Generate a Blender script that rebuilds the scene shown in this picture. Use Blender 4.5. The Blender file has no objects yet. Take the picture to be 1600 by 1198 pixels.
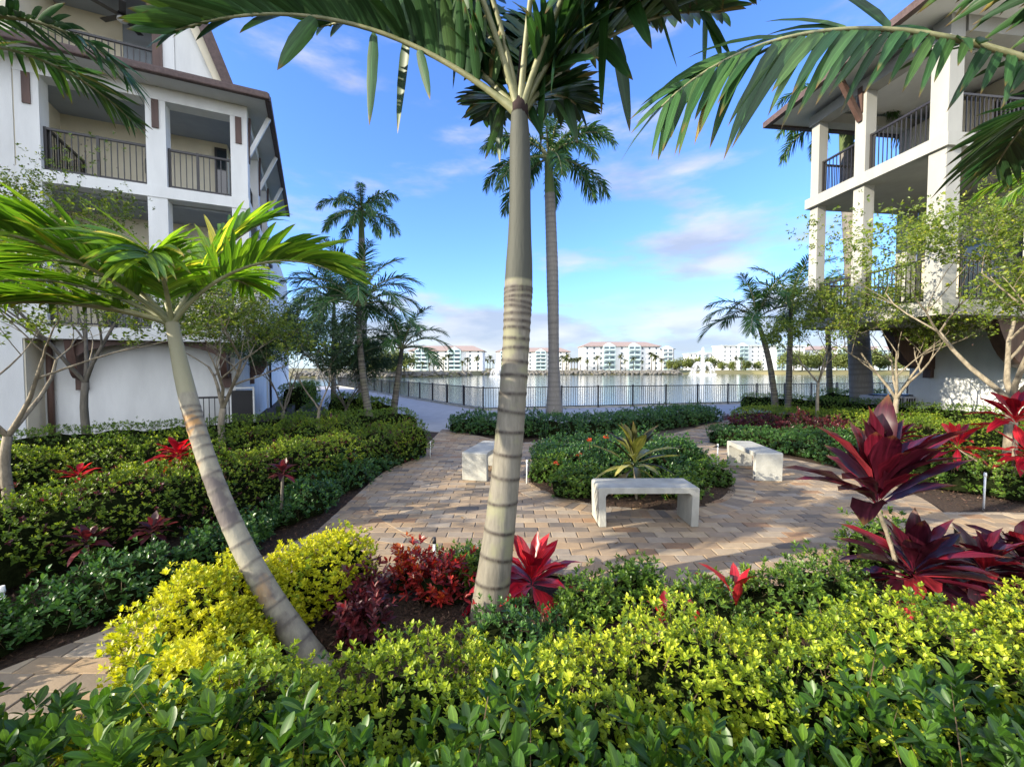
import bpy, math, random
import numpy as np
from mathutils import Vector, Matrix
R = math.radians
scene = bpy.context.scene
COL = scene.collection
# ------------------------------------------------------------------ camera, world, sun, exposure
FPX, CX, CY, EYE, HORIZON = 660.0, 800.0, 599.0, 1.87, 575.0      # focal length in photo pixels (1600 wide)
PITCH = math.atan((CY - HORIZON) / FPX)
cd = bpy.data.cameras.new('camera'); cam = bpy.data.objects.new('camera', cd); COL.objects.link(cam)
cd.sensor_width = 36; cd.lens = 36 * FPX / 1600; cd.clip_start = .05; cd.clip_end = 6000
cam.location = (0, 0, EYE); cam.rotation_euler = (R(90) - PITCH, 0, 0)
scene.camera = cam
SUN_EL, SUN_AZ = R(21), math.atan2(-.94, -.34)                     # azimuth measured from +Y towards +X
scene.view_settings.view_transform = 'Standard'; scene.view_settings.look = 'None'
scene.view_settings.exposure = 1.62; scene.view_settings.gamma = 1
CLOUD_AT = (5.7, 1.0, 8.1)
world = bpy.data.worlds.new('World'); scene.world = world; world.use_nodes = True
def build_world():
    nt = world.node_tree; N = nt.nodes; Lk = nt.links; N.clear()
    out = N.new('ShaderNodeOutputWorld'); bg = N.new('ShaderNodeBackground'); bg.inputs[1].default_value = .15
    sky = N.new('ShaderNodeTexSky'); sky.sky_type = 'NISHITA'; sky.sun_disc = False
    sky.sun_elevation = SUN_EL; sky.sun_rotation = SUN_AZ
    sky.air_density = 1.0; sky.dust_density = .4; sky.ozone_density = 5.0
    tc = N.new('ShaderNodeTexCoord'); sep = N.new('ShaderNodeSeparateXYZ'); Lk.new(tc.outputs['Generated'], sep.inputs[0])
    def m(op, a, b=None, c=None, clamp=False):
        n = N.new('ShaderNodeMath'); n.operation = op; n.use_clamp = clamp
        for i, v in enumerate((a, b, c)):
            if v is None: continue
            if isinstance(v, (int, float)): n.inputs[i].default_value = v
            else: Lk.new(v, n.inputs[i])
        return n.outputs[0]
    z = sep.outputs['Z']
    mp = N.new('ShaderNodeMapping'); mp.inputs['Location'].default_value = CLOUD_AT; mp.inputs['Scale'].default_value = (2.1, 2.1, 7.5)
    Lk.new(tc.outputs['Generated'], mp.inputs[0])
    n1 = N.new('ShaderNodeTexNoise'); n1.inputs['Scale'].default_value = 1.15; n1.inputs['Detail'].default_value = 10; n1.inputs['Roughness'].default_value = .55
    Lk.new(mp.outputs[0], n1.inputs['Vector'])
    # cover: a broken bank low over the lake, thinning to wisps higher up
    cov = N.new('ShaderNodeValToRGB'); e = cov.color_ramp.elements
    e[0].position, e[0].color = 0.0, (.15,) * 3 + (1,); e[1].position, e[1].color = .5, (-.6,) * 3 + (1,)
    for p, c in ((.05, .20), (.13, .17), (.18, -.04), (.24, -.06), (.28, -.12), (.33, -.4)):
        k = e.new(p); k.color = (c, c, c, 1)
    Lk.new(z, cov.inputs[0])
    r1 = N.new('ShaderNodeMapRange'); r1.interpolation_type = 'SMOOTHSTEP'; r1.inputs['From Min'].default_value = .52; r1.inputs['From Max'].default_value = .72
    back = m('MULTIPLY', m('ADD', m('MULTIPLY', sep.outputs['Y'], -1.0), .02, clamp=True), 1.6, clamp=True)     # bright cloud added out of view behind the camera as soft frontal fill
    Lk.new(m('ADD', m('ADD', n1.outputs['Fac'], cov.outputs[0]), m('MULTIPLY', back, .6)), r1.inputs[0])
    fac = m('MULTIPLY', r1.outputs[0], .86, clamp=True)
    n2 = N.new('ShaderNodeTexNoise'); n2.inputs['Scale'].default_value = 2.6; n2.inputs['Detail'].default_value = 7
    mp2 = N.new('ShaderNodeMapping'); mp2.inputs['Location'].default_value = (4, 1, 2.2); mp2.inputs['Scale'].default_value = (1.8, 1.8, 6)
    Lk.new(tc.outputs['Generated'], mp2.inputs[0]); Lk.new(mp2.outputs[0], n2.inputs['Vector'])
    r2 = N.new('ShaderNodeValToRGB'); r2.color_ramp.elements[0].position = .40; r2.color_ramp.elements[1].position = .62
    r2.color_ramp.elements[0].color = (1.22, 1.34, 1.58, 1); r2.color_ramp.elements[1].color = (2.0, 2.0, 2.03, 1)
    Lk.new(n2.outputs['Fac'], r2.inputs[0])
    gr = N.new('ShaderNodeVectorMath'); gr.operation = 'MULTIPLY'; gr.inputs[1].default_value = (.62, .72, .97); Lk.new(sky.outputs[0], gr.inputs[0])
    mx = N.new('ShaderNodeMix'); mx.data_type = 'RGBA'
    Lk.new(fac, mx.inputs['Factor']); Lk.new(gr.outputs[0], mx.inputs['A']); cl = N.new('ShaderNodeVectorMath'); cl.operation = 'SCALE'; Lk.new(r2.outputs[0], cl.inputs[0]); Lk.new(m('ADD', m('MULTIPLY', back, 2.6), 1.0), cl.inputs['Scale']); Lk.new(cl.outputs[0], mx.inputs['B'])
    Lk.new(mx.outputs['Result'], bg.inputs[0]); Lk.new(bg.outputs[0], out.inputs[0])
build_world()
sd = bpy.data.lights.new('sun', 'SUN'); sun = bpy.data.objects.new('sun', sd); COL.objects.link(sun)
sd.energy = 3.5; sd.angle = R(.55); sd.color = (1, .90, .72)
to_sun = Vector((math.sin(SUN_AZ) * math.cos(SUN_EL), math.cos(SUN_AZ) * math.cos(SUN_EL), math.sin(SUN_EL)))
sun.location = (-20, -10, 30); sun.rotation_euler = (-to_sun).to_track_quat('-Z', 'Y').to_euler()
cy = scene.cycles
cy.max_bounces = 6; cy.transparent_max_bounces = 8; cy.diffuse_bounces = 3; cy.glossy_bounces = 3; cy.transmission_bounces = 4
cy.use_denoising = True; cy.caustics_reflective = False; cy.caustics_refractive = False

# ------------------------------------------------------------------ helpers
FWD = Vector((0, math.cos(PITCH), -math.sin(PITCH))); UP = Vector((0, math.sin(PITCH), math.cos(PITCH)))
def ray(px, py): return Vector(((px - CX) / FPX, 0, 0)) + UP * ((CY - py) / FPX) + FWD
def at(px, py, z=0.0):                     # where the photo pixel meets the level z
    d = ray(px, py); return Vector((0, 0, EYE)) + d * ((z - EYE) / d.z)
def atY(px, py, y):                        # where the photo pixel meets the depth y
    d = ray(px, py); return Vector((0, 0, EYE)) + d * (y / d.y)
def gx(px, py, z=0.0):
    p = at(px, py, z); return (p.x, p.y)
MATS = {}
def new_mat(name):
    m = bpy.data.materials.new(name); m.use_nodes = True; MATS[name] = m
    nt = m.node_tree; return m, nt, nt.nodes['Principled BSDF']
def solid(name, c, rough=.7, var=.12, scale=6, bump=0.0, bscale=40, metallic=0, c2=None, spec=.4, stretch=(1, 1, 1)):
    m, nt, b = new_mat(name); N, Lk = nt.nodes, nt.links
    tc = N.new('ShaderNodeTexCoord'); mp = N.new('ShaderNodeMapping'); mp.inputs['Scale'].default_value = stretch
    Lk.new(tc.outputs['Object'], mp.inputs[0])
    n = N.new('ShaderNodeTexNoise'); n.inputs['Scale'].default_value = scale; n.inputs['Detail'].default_value = 6; n.inputs['Roughness'].default_value = .62
    Lk.new(mp.outputs[0], n.inputs['Vector'])
    r = N.new('ShaderNodeValToRGB'); r.color_ramp.elements[0].position = .3; r.color_ramp.elements[1].position = .7
    lo = tuple(x * (1 - var) for x in c); hi = tuple(min(1, x * (1 + var)) for x in c) if c2 is None else c2
    r.color_ramp.elements[0].color = (*lo, 1); r.color_ramp.elements[1].color = (*hi, 1)
    Lk.new(n.outputs['Fac'], r.inputs[0]); Lk.new(r.outputs[0], b.inputs['Base Color'])
    b.inputs['Roughness'].default_value = rough; b.inputs['Metallic'].default_value = metallic; b.inputs['Specular IOR Level'].default_value = spec
    if bump:
        n2 = N.new('ShaderNodeTexNoise'); n2.inputs['Scale'].default_value = bscale; n2.inputs['Detail'].default_value = 5
        Lk.new(mp.outputs[0], n2.inputs['Vector'])
        bp = N.new('ShaderNodeBump'); bp.inputs['Strength'].default_value = bump; bp.inputs['Distance'].default_value = .02
        Lk.new(n2.outputs['Fac'], bp.inputs['Height']); Lk.new(bp.outputs[0], b.inputs['Normal'])
    return m
def ramp_attr(nt, attr, stops):
    a = nt.nodes.new('ShaderNodeAttribute'); a.attribute_name = attr
    r = nt.nodes.new('ShaderNodeValToRGB'); e = r.color_ramp.elements
    e[0].position, e[0].color = stops[0][0], (*stops[0][1], 1); e[1].position, e[1].color = stops[-1][0], (*stops[-1][1], 1)
    for p, c in stops[1:-1]:
        k = e.new(p); k.color = (*c, 1)
    nt.links.new(a.outputs['Fac'], r.inputs[0]); return r
def leafmat(name, stops, rough=.42, trans=.35, spec=.45, tint=(1.15, 1.2, .55), streak=.3, rib=.35, tip=0., tipc=(.16, .085, .03)):
    """leaf: colour by plant part (var), streaks and a pale midrib along the blade, dry tips on some, light shining through"""
    m, nt, b = new_mat(name); N, Lk = nt.nodes, nt.links
    r = ramp_attr(nt, 'var', stops); va = [n for n in N if n.type == 'ATTRIBUTE'][0]
    al = N.new('ShaderNodeAttribute'); al.attribute_name = 'along'; ac = N.new('ShaderNodeAttribute'); ac.attribute_name = 'across'
    def mt(op, x, y, clamp=False):
        n = N.new('ShaderNodeMath'); n.operation = op; n.use_clamp = clamp
        for i, v in enumerate((x, y)):
            if isinstance(v, (int, float)): n.inputs[i].default_value = v
            else: Lk.new(v, n.inputs[i])
        return n.outputs[0]
    cv = N.new('ShaderNodeCombineXYZ'); Lk.new(mt('MULTIPLY', ac.outputs['Fac'], 3.2), cv.inputs[0]); Lk.new(mt('MULTIPLY', al.outputs['Fac'], 1.6), cv.inputs[1]); Lk.new(mt('MULTIPLY', va.outputs['Fac'], 61.0), cv.inputs[2])
    n = N.new('ShaderNodeTexNoise'); n.inputs['Scale'].default_value = 2.0; n.inputs['Detail'].default_value = 4; Lk.new(cv.outputs[0], n.inputs['Vector'])
    mr = N.new('ShaderNodeMapRange'); mr.inputs['From Min'].default_value = .3; mr.inputs['From Max'].default_value = .7; mr.inputs['To Min'].default_value = 1 - streak; mr.inputs['To Max'].default_value = 1 + streak; Lk.new(n.outputs['Fac'], mr.inputs[0])
    ribf = mt('MULTIPLY', mt('SUBTRACT', 1.0, mt('MULTIPLY', mt('ABSOLUTE', ac.outputs['Fac'], 0), 6.0), True), rib)
    mu = N.new('ShaderNodeVectorMath'); mu.operation = 'SCALE'; Lk.new(r.outputs[0], mu.inputs[0]); Lk.new(mt('MULTIPLY', mr.outputs[0], mt('ADD', ribf, 1.0)), mu.inputs['Scale'])
    cur = mu.outputs[0]
    if tip:
        tf = mt('MULTIPLY', mt('MULTIPLY', mt('SUBTRACT', mt('ADD', al.outputs['Fac'], mt('MULTIPLY', n.outputs['Fac'], .22)), .98), 9.0, True), tip, True)
        x = N.new('ShaderNodeMix'); x.data_type = 'RGBA'; Lk.new(tf, x.inputs['Factor']); Lk.new(cur, x.inputs['A']); x.inputs['B'].default_value = (*tipc, 1); cur = x.outputs['Result']
    Lk.new(cur, b.inputs['Base Color']); b.inputs['Roughness'].default_value = rough; b.inputs['Specular IOR Level'].default_value = spec
    t = N.new('ShaderNodeBsdfTranslucent'); tm = N.new('ShaderNodeVectorMath'); tm.operation = 'MULTIPLY'; tm.inputs[1].default_value = tint
    Lk.new(cur, tm.inputs[0]); Lk.new(tm.outputs[0], t.inputs[0])
    mx = N.new('ShaderNodeMixShader'); mx.inputs[0].default_value = trans
    Lk.new(b.outputs[0], mx.inputs[1]); Lk.new(t.outputs[0], mx.inputs[2]); Lk.new(mx.outputs[0], N['Material Output'].inputs[0])
    return m
def tag(o, label=None, cat=None, group=None, kind=None):
    if label: o['label'] = label
    if cat: o['category'] = cat
    if group: o['group'] = group
    if kind: o['kind'] = kind
    return o
def empty(name, loc, rz=0, parent=None):
    o = bpy.data.objects.new(name, None); COL.objects.link(o); o.location = loc; o.rotation_euler = (0, 0, rz); o.empty_display_size = .2
    if parent: o.parent = parent
    return o
def link(name, me, parent=None, loc=None, rz=0):
    o = bpy.data.objects.new(name, me); COL.objects.link(o)
    if parent: o.parent = parent
    if loc is not None: o.location = loc
    if rz: o.rotation_euler = (0, 0, rz)
    return o
def copy_tree(o, parent=None):
    c = o.copy(); COL.objects.link(c)
    if parent: c.parent = parent
    for ch in list(o.children): copy_tree(ch, c)
    return c
class MB:                                   # collects polygons for ONE mesh object
    def __init__(s): s.v = []; s.f = []; s.mi = []; s.sm = []
    def face(s, pts, mi=0, sm=False):
        n = len(s.v); s.v += [tuple(p) for p in pts]; s.f.append(tuple(range(n, n + len(pts)))); s.mi.append(mi); s.sm.append(sm)
    def box(s, x0, x1, y0, y1, z0, z1, mi=0, mat=None):
        P = [Vector(p) for p in ((x0,y0,z0),(x1,y0,z0),(x1,y1,z0),(x0,y1,z0),(x0,y0,z1),(x1,y0,z1),(x1,y1,z1),(x0,y1,z1))]
        if mat: P = [mat @ p for p in P]
        n = len(s.v); s.v += [tuple(p) for p in P]
        for f in ((0,3,2,1),(4,5,6,7),(0,1,5,4),(1,2,6,5),(2,3,7,6),(3,0,4,7)):
            s.f.append(tuple(n + i for i in f)); s.mi.append(mi); s.sm.append(False)
    def bar(s, a, b, w, h, mi=0):           # a box between two points
        a, b = Vector(a), Vector(b); d = b - a; L = d.length; x = d.normalized()
        up = Vector((0, 0, 1)) if abs(x.z) < .95 else Vector((1, 0, 0))
        y = up.cross(x).normalized(); z = x.cross(y)
        M = Matrix.Translation(a) @ Matrix((x, y, z)).transposed().to_4x4()
        s.box(0, L, -w / 2, w / 2, -h / 2, h / 2, mi, M)
    def prism(s, poly, z0, z1, mi=0):       # vertical prism over a ground outline
        n = len(poly); b = len(s.v)
        s.v += [(p[0], p[1], z0) for p in poly] + [(p[0], p[1], z1) for p in poly]
        s.f.append(tuple(b + n + i for i in range(n))); s.f.append(tuple(b + i for i in reversed(range(n))))
        for i in range(n):
            j = (i + 1) % n; s.f.append((b + i, b + j, b + n + j, b + n + i))
        s.mi += [mi] * (n + 2); s.sm += [False] * (n + 2)
    def extrude(s, poly, off, mi=0):        # a 3-D outline pushed along a vector
        n = len(poly); b = len(s.v); off = Vector(off)
        s.v += [tuple(p) for p in poly] + [tuple(Vector(p) + off) for p in poly]
        s.f.append(tuple(b + n + i for i in range(n))); s.f.append(tuple(b + i for i in reversed(range(n))))
        for i in range(n):
            j = (i + 1) % n; s.f.append((b + i, b + j, b + n + j, b + n + i))
        s.mi += [mi] * (n + 2); s.sm += [False] * (n + 2)
    def tube(s, pts, rad, sides=8, mi=0, cap=True):
        pts = [Vector(p) for p in pts]; b = len(s.v); n = len(pts); ref = Vector((.31, .95, .12))
        for i, p in enumerate(pts):
            t = (pts[min(i + 1, n - 1)] - pts[max(i - 1, 0)]).normalized()
            x = t.cross(ref)
            if x.length < .1: x = t.cross(Vector((1, 0, 0)))
            x.normalize(); y = t.cross(x); r = rad[i] if hasattr(rad, '__len__') else rad
            for k in range(sides):
                a = 2 * math.pi * k / sides; s.v.append(tuple(p + x * (r * math.cos(a)) + y * (r * math.sin(a))))
        for i in range(n - 1):
            for k in range(sides):
                k2 = (k + 1) % sides
                s.f.append((b + i*sides + k, b + i*sides + k2, b + (i+1)*sides + k2, b + (i+1)*sides + k)); s.mi.append(mi); s.sm.append(True)
        if cap:
            s.f.append(tuple(b + k for k in reversed(range(sides)))); s.f.append(tuple(b + (n-1)*sides + k for k in range(sides))); s.mi += [mi, mi]; s.sm += [False, False]
    def mesh(s, name, mats):
        me = bpy.data.meshes.new(name); me.from_pydata(s.v, [], s.f)
        for m in (mats if isinstance(mats, (list, tuple)) else [mats]): me.materials.append(m)
        me.polygons.foreach_set('material_index', s.mi); me.polygons.foreach_set('use_smooth', s.sm); me.update(); return me
    def build(s, name, mats, parent=None, loc=None, rz=0, bevel=0):
        o = link(name, s.mesh(name, mats), parent, loc, rz)
        if bevel:
            b = o.modifiers.new('bevel', 'BEVEL'); b.width = bevel; b.segments = 2; b.limit_method = 'ANGLE'; b.angle_limit = R(40)
        return o
# ---- leaves: every leaf is a few real triangles; rows of (t along, s across)
def tmpl(ts, ws):
    V = [(ts[0], 0)]; F = []; prev = (0, 0, 0)
    for t, w in zip(ts[1:-1], ws[1:-1]):
        n = len(V); V += [(t, -w), (t, 0), (t, w)]; cur = (n, n + 1, n + 2)
        if prev == (0, 0, 0): F += [(0, cur[1], cur[0]), (0, cur[2], cur[1])]
        else: F += [(prev[0], prev[1], cur[1]), (prev[0], cur[1], cur[0]), (prev[1], prev[2], cur[2]), (prev[1], cur[2], cur[1])]
        prev = cur
    n = len(V); V.append((ts[-1], 0)); F += [(prev[0], prev[1], n), (prev[1], prev[2], n)]
    return np.array(V), np.array(F)
T_LO = (np.array([(0, 0), (.5, -1), (1, 0), (.5, 1)]), np.array([(0, 2, 1), (0, 3, 2)]))
T_MD = tmpl([0, .3, .68, 1], [0, .9, .8, 0])
T_HI = tmpl([0, .12, .32, .55, .78, .93, 1], [0, .42, .85, 1, .8, .4, 0])
T_ST = tmpl([0, .08, .35, .65, .88, 1], [0, .7, 1, .85, .45, 0])
T_PL = tmpl([0, .07, .28, .55, .80, .92, 1], [0, .7, 1, .92, .58, .28, 0])
T_S3 = tmpl([0, .15, .6, 1], [0, .85, .85, 0])
T_CO = tmpl([0, .15, .3, .5, .7, .87, 1], [0, .28, .6, 1, .95, .55, 0])
def nrmz(a): return a / np.maximum(np.linalg.norm(a, axis=-1, keepdims=True), 1e-9)
def blades(base, d, nrm, L, W, tm, droop=0., fold=.25, curl=0., wave=0.):
    TV, TF = tm; n = len(base); d = nrmz(d); side = nrmz(np.cross(d, nrm)); nn = np.cross(side, d)
    L = np.broadcast_to(np.asarray(L, float), (n,)); W = np.broadcast_to(np.asarray(W, float), (n,))
    dr = np.broadcast_to(np.asarray(droop, float), (n,)); cu = np.broadcast_to(np.asarray(curl, float), (n,))
    t = TV[:, 0][None, :, None]; s = TV[:, 1][None, :, None]; L_ = L[:, None, None]; W_ = W[:, None, None]
    P = base[:, None, :] + d[:, None, :] * (t * L_) + side[:, None, :] * (s * W_ / 2) + nn[:, None, :] * (np.abs(s) * W_ / 2 * fold + cu[:, None, None] * L_ * t ** 2)
    if wave: P = P + nn[:, None, :] * (s * np.sin(t * 17 + base[:, :1, None] * 40) * W_ * wave)
    P = P - np.array([0, 0, 1.]) * (dr[:, None, None] * L_ * t ** 2)
    F = TF[None] + (np.arange(n) * len(TV))[:, None, None]
    return P.reshape(-1, 3), F.reshape(-1, 3), len(TV), np.tile(TV, (n, 1))
class Leaves:
    def __init__(s): s.V = []; s.F = []; s.A = []; s.M = []; s.U = []; s.n = 0
    def add(s, V, F, var, mi=0, U=None):
        s.U.append(np.tile([0., 1.], (len(V), 1)) if U is None else U); s.V.append(V); s.F.append(F + s.n); s.A.append(var); s.M.append(np.full(len(F), mi)); s.n += len(V)
    def blades(s, base, d, nrm, L, W, tm, var, mi=0, **k):
        V, F, c, U = blades(base, d, nrm, L, W, tm, **k); s.add(V, F, np.repeat(var, c), mi, U)
    def tube(s, pts, rad, sides=6, var=.5, mi=0):
        m = MB(); m.tube(pts, rad, sides, cap=False)
        F = np.array([q for f in m.f for q in ((f[0], f[1], f[2]), (f[0], f[2], f[3]))])
        s.add(np.array(m.v), F, np.full(len(m.v), var), mi)
    def mesh(s, name, mats, smooth=True):
        V = np.concatenate(s.V).astype(np.float32); F = np.concatenate(s.F).astype(np.int32); A = np.concatenate(s.A).astype(np.float32); M = np.concatenate(s.M).astype(np.int32)
        me = bpy.data.meshes.new(name); me.vertices.add(len(V)); me.vertices.foreach_set('co', V.ravel())
        me.loops.add(F.size); me.loops.foreach_set('vertex_index', F.ravel())
        me.polygons.add(len(F)); me.polygons.foreach_set('loop_start', np.arange(len(F), dtype=np.int32) * 3)
        for m in (mats if isinstance(mats, (list, tuple)) else [mats]): me.materials.append(m)
        me.polygons.foreach_set('material_index', M); me.polygons.foreach_set('use_smooth', np.full(len(F), smooth))
        at_ = me.attributes.new('var', 'FLOAT', 'POINT'); at_.data.foreach_set('value', A)
        U = np.concatenate(s.U).astype(np.float32)
        for nm, c in (('along', 0), ('across', 1)): q = me.attributes.new(nm, 'FLOAT', 'POINT'); q.data.foreach_set('value', np.ascontiguousarray(U[:, c]))
        me.update(calc_edges=True); return me
def rnd(rg, n): return nrmz(rg.normal(size=(n, 3)))
def sprigs(lv, rg, pos, axis, k, L, W, tm, mi=0, gap=.25, spread=.9, droop=.15, vbase=None, fold=.25, vr=.5):
    """k leaves set spirally round each short twig axis"""
    n = len(pos); axis = nrmz(axis); ref = rnd(rg, n); x = nrmz(np.cross(axis, ref)); y = np.cross(axis, x)
    vb = rg.random(n) if vbase is None else vbase; sz = rg.uniform(.62, 1.22, n)
    for i in range(k):
        a = i * 2.4 + rg.random(n) * .7; rad = x * np.cos(a)[:, None] + y * np.sin(a)[:, None]
        f = i / max(k - 1, 1); sp = spread * (1.15 - .75 * f)
        d = axis * (1 - .35 * sp) + rad * sp + rnd(rg, n) * .18
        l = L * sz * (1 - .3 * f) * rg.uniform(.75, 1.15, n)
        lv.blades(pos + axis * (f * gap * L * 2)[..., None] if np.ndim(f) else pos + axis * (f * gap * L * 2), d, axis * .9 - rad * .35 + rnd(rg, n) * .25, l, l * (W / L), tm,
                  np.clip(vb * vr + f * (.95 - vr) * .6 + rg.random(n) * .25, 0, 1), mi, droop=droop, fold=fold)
# ------------------------------------------------------------------ materials
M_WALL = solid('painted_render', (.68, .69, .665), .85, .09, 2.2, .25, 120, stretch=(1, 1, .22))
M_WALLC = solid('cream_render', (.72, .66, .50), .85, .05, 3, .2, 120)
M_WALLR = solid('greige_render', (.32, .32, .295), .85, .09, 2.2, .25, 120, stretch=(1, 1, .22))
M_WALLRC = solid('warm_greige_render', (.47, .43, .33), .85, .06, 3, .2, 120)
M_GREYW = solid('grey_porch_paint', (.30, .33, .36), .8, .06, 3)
M_SOFFIT = solid('soffit_paint', (.60, .60, .58), .85, .05, 3)
M_WOOD = solid('brown_stained_wood', (.085, .048, .036), .55, .3, 9, .3, 30, stretch=(1, 1, .15))
M_ROOF = solid('brown_roof_tile', (.085, .055, .048), .6, .3, 12, .5, 24)
M_METAL = solid('dark_bronze_metal', (.018, .016, .016), .42, .2, 10, spec=.5)
M_GLASS = solid('dark_window_glass', (.02, .028, .035), .06, .2, 1, spec=.8)
M_CONC = solid('bench_concrete', (.37, .365, .325), .8, .22, 4, .35, 70, stretch=(1, 1, .5))
M_PROM = solid('promenade_concrete', (.36, .36, .37), .85, .1, 2.5, .15, 90)
M_SOIL = solid('mulch_soil', (.030, .019, .012), .95, .6, 30, 1.0, 55, c2=(.085, .05, .03))
M_JOINT = solid('joint_sand', (.10, .08, .065), .95, .25, 30, .4, 90)
M_PVC = solid('white_plastic', (.75, .75, .72), .5, .04)
M_BLACK = solid('black_plastic', (.015, .015, .016), .5, .1)
M_ROCK = solid('shore_rock', (.155, .145, .125), .9, .3, 3, .4, 14)
M_BARK = solid('pale_tree_bark', (.17, .14, .095), .85, .3, 14, .6, 40, stretch=(1, 1, .35), c2=(.34, .29, .21))
M_BARKD = solid('grey_tree_bark', (.13, .115, .09), .9, .3, 14, .6, 40, stretch=(1, 1, .3))
M_TWIG = solid('shrub_wood', (.10, .07, .04), .95, .4, 20)
M_CORE = solid('shrub_core_shade', (.010, .014, .005), 1, .5, 25, .9, 30, spec=0)  # near-black: the deep shade between leaves put into the core colour
M_FARW = solid('far_white_render', (.74, .74, .72), .8, .03)
M_FARA = solid('far_aqua_render', (.47, .60, .60), .8, .04)
M_FARR = solid('terracotta_roof', (.31, .235, .205), .8, .15, 2)
M_FARG = solid('far_blue_glass', (.06, .09, .12), .15, .1)
M_FARL = solid('far_green_bank', (.13, .14, .05), .95, .35, .05, c2=(.26, .22, .11))
M_PETI = solid('olive_leaf_stalk', (.17, .19, .085), .5, .25, 8, c2=(.30, .29, .16))
M_STONE = solid('old_fibre', (.022, .012, .012), .9, .4, 30)

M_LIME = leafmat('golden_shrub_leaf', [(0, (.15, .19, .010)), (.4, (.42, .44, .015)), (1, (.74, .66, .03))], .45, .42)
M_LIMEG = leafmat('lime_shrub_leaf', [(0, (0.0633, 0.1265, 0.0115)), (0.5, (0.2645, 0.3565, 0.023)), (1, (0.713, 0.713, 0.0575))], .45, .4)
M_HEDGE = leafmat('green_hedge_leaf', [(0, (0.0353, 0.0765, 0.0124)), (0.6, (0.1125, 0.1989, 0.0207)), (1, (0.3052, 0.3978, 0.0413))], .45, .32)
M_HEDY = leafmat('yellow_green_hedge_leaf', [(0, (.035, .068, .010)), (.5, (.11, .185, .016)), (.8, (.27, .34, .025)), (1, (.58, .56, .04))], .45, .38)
M_DARK = leafmat('dark_glossy_leaf', [(0, (0.017, 0.0485, 0.0121)), (0.6, (0.0441, 0.113, 0.0242)), (1, (0.1017, 0.2099, 0.0363))], .35, .25)
M_BIG = leafmat('large_glossy_leaf', [(0, (0.019, 0.0524, 0.008)), (0.6, (0.0476, 0.1159, 0.0129)), (0.93, (0.1058, 0.1915, 0.0161)), (1, (0.254, 0.3225, 0.0242))], .40, .35, .4, streak=.2, rib=.6)
M_ROSEHIP = leafmat('mid_green_leaf', [(0, (0.0269, 0.0704, 0.0115)), (0.6, (0.0874, 0.1664, 0.0211)), (1, (0.2554, 0.3456, 0.048))], .38, .32)
M_MAROON = leafmat('maroon_shrub_leaf', [(0, (0.024, 0.0084, 0.0096)), (0.6, (0.084, 0.0168, 0.0216)), (1, (0.192, 0.024, 0.0264))], .4, .3, tint=(1.3, .7, .7))
M_CROTON = leafmat('croton_leaf', [(0, (.025, .006, .008)), (.4, (.16, .012, .014)), (.7, (.42, .03, .015)), (.9, (.50, .16, .02)), (1, (.12, .15, .02))], .35, .3, tint=(1.3, .7, .6))
M_TI = leafmat('red_ti_leaf', [(0, (0.0204, 0.0056, 0.0111)), (0.4, (0.0557, 0.0065, 0.0158)), (0.75, (0.1299, 0.0093, 0.0222)), (1, (0.3341, 0.0278, 0.0371))], .33, .38, .55, tint=(1.4, .55, .6), streak=.5, rib=.7, tip=.8)
M_TIB = leafmat('scarlet_ti_leaf', [(0, (.16, .006, .014)), (.5, (.46, .012, .03)), (1, (.68, .05, .06))], .33, .4, .5, tint=(1.3, .5, .5), streak=.4, rib=.5, tip=.5)
M_TIY = leafmat('yellow_striped_ti_leaf', [(0, (.03, .022, .012)), (.4, (.06, .062, .016)), (.7, (.30, .29, .05)), (1, (.58, .53, .16))], .36, .35, streak=.6, rib=.2, tip=.5)
M_PALM = leafmat('palm_leaf', [(0, (0.0252, 0.072, 0.0216)), (0.6, (0.0612, 0.1476, 0.036)), (1, (0.153, 0.252, 0.054))], .42, .26, .4, tip=.4)
M_PALMD = leafmat('near_palm_leaf', [(0, (0.0175, 0.055, 0.02)), (0.55, (0.04, 0.1063, 0.0325)), (0.9, (0.0875, 0.15, 0.0375)), (1, (0.25, 0.2, 0.0625))], .45, .24, .4, tip=.9, rib=.5)
M_PALML = leafmat('young_palm_leaf', [(0, (0.0515, 0.119, 0.0168)), (0.5, (0.125, 0.238, 0.028)), (0.9, (0.2499, 0.35, 0.042)), (1, (0.4851, 0.434, 0.084))], .36, .5, .5, tint=(1.5, 1.6, .5), tip=.9, rib=.6)
M_PALMF = leafmat('far_palm_leaf', [(0, (.05, .075, .025)), (1, (.15, .16, .05))], .5, .3)
M_TREEL = leafmat('fine_tree_leaf', [(0, (0.0515, 0.091, 0.0134)), (0.6, (0.147, 0.21, 0.0224)), (1, (0.3969, 0.392, 0.0448))], .42, .38)
M_TREED = leafmat('dark_tree_leaf', [(0, (0.0221, 0.0478, 0.0221)), (0.6, (0.0515, 0.1012, 0.0405)), (1, (0.1104, 0.1656, 0.0552))], .42, .3)
M_TREEF = leafmat('far_tree_leaf', [(0, (.05, .075, .016)), (1, (.17, .20, .04))], .6, .3)
M_SEED = leafmat('dry_seed_cluster', [(0, (.03, .016, .014)), (1, (.10, .05, .035))], .7, .1)
M_FLOWER = leafmat('orange_flower', [(0, (.55, .07, .02)), (1, (.75, .14, .05))], .5, .3, tint=(1, .6, .5))
M_SPRAY, _nt, _b = new_mat('white_water_spray')
_b.inputs['Base Color'].default_value = (.9, .92, .94, 1); _b.inputs['Roughness'].default_value = .35
_t = _nt.nodes.new('ShaderNodeBsdfTransparent'); _x = _nt.nodes.new('ShaderNodeMixShader'); _x.inputs[0].default_value = .55
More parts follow.
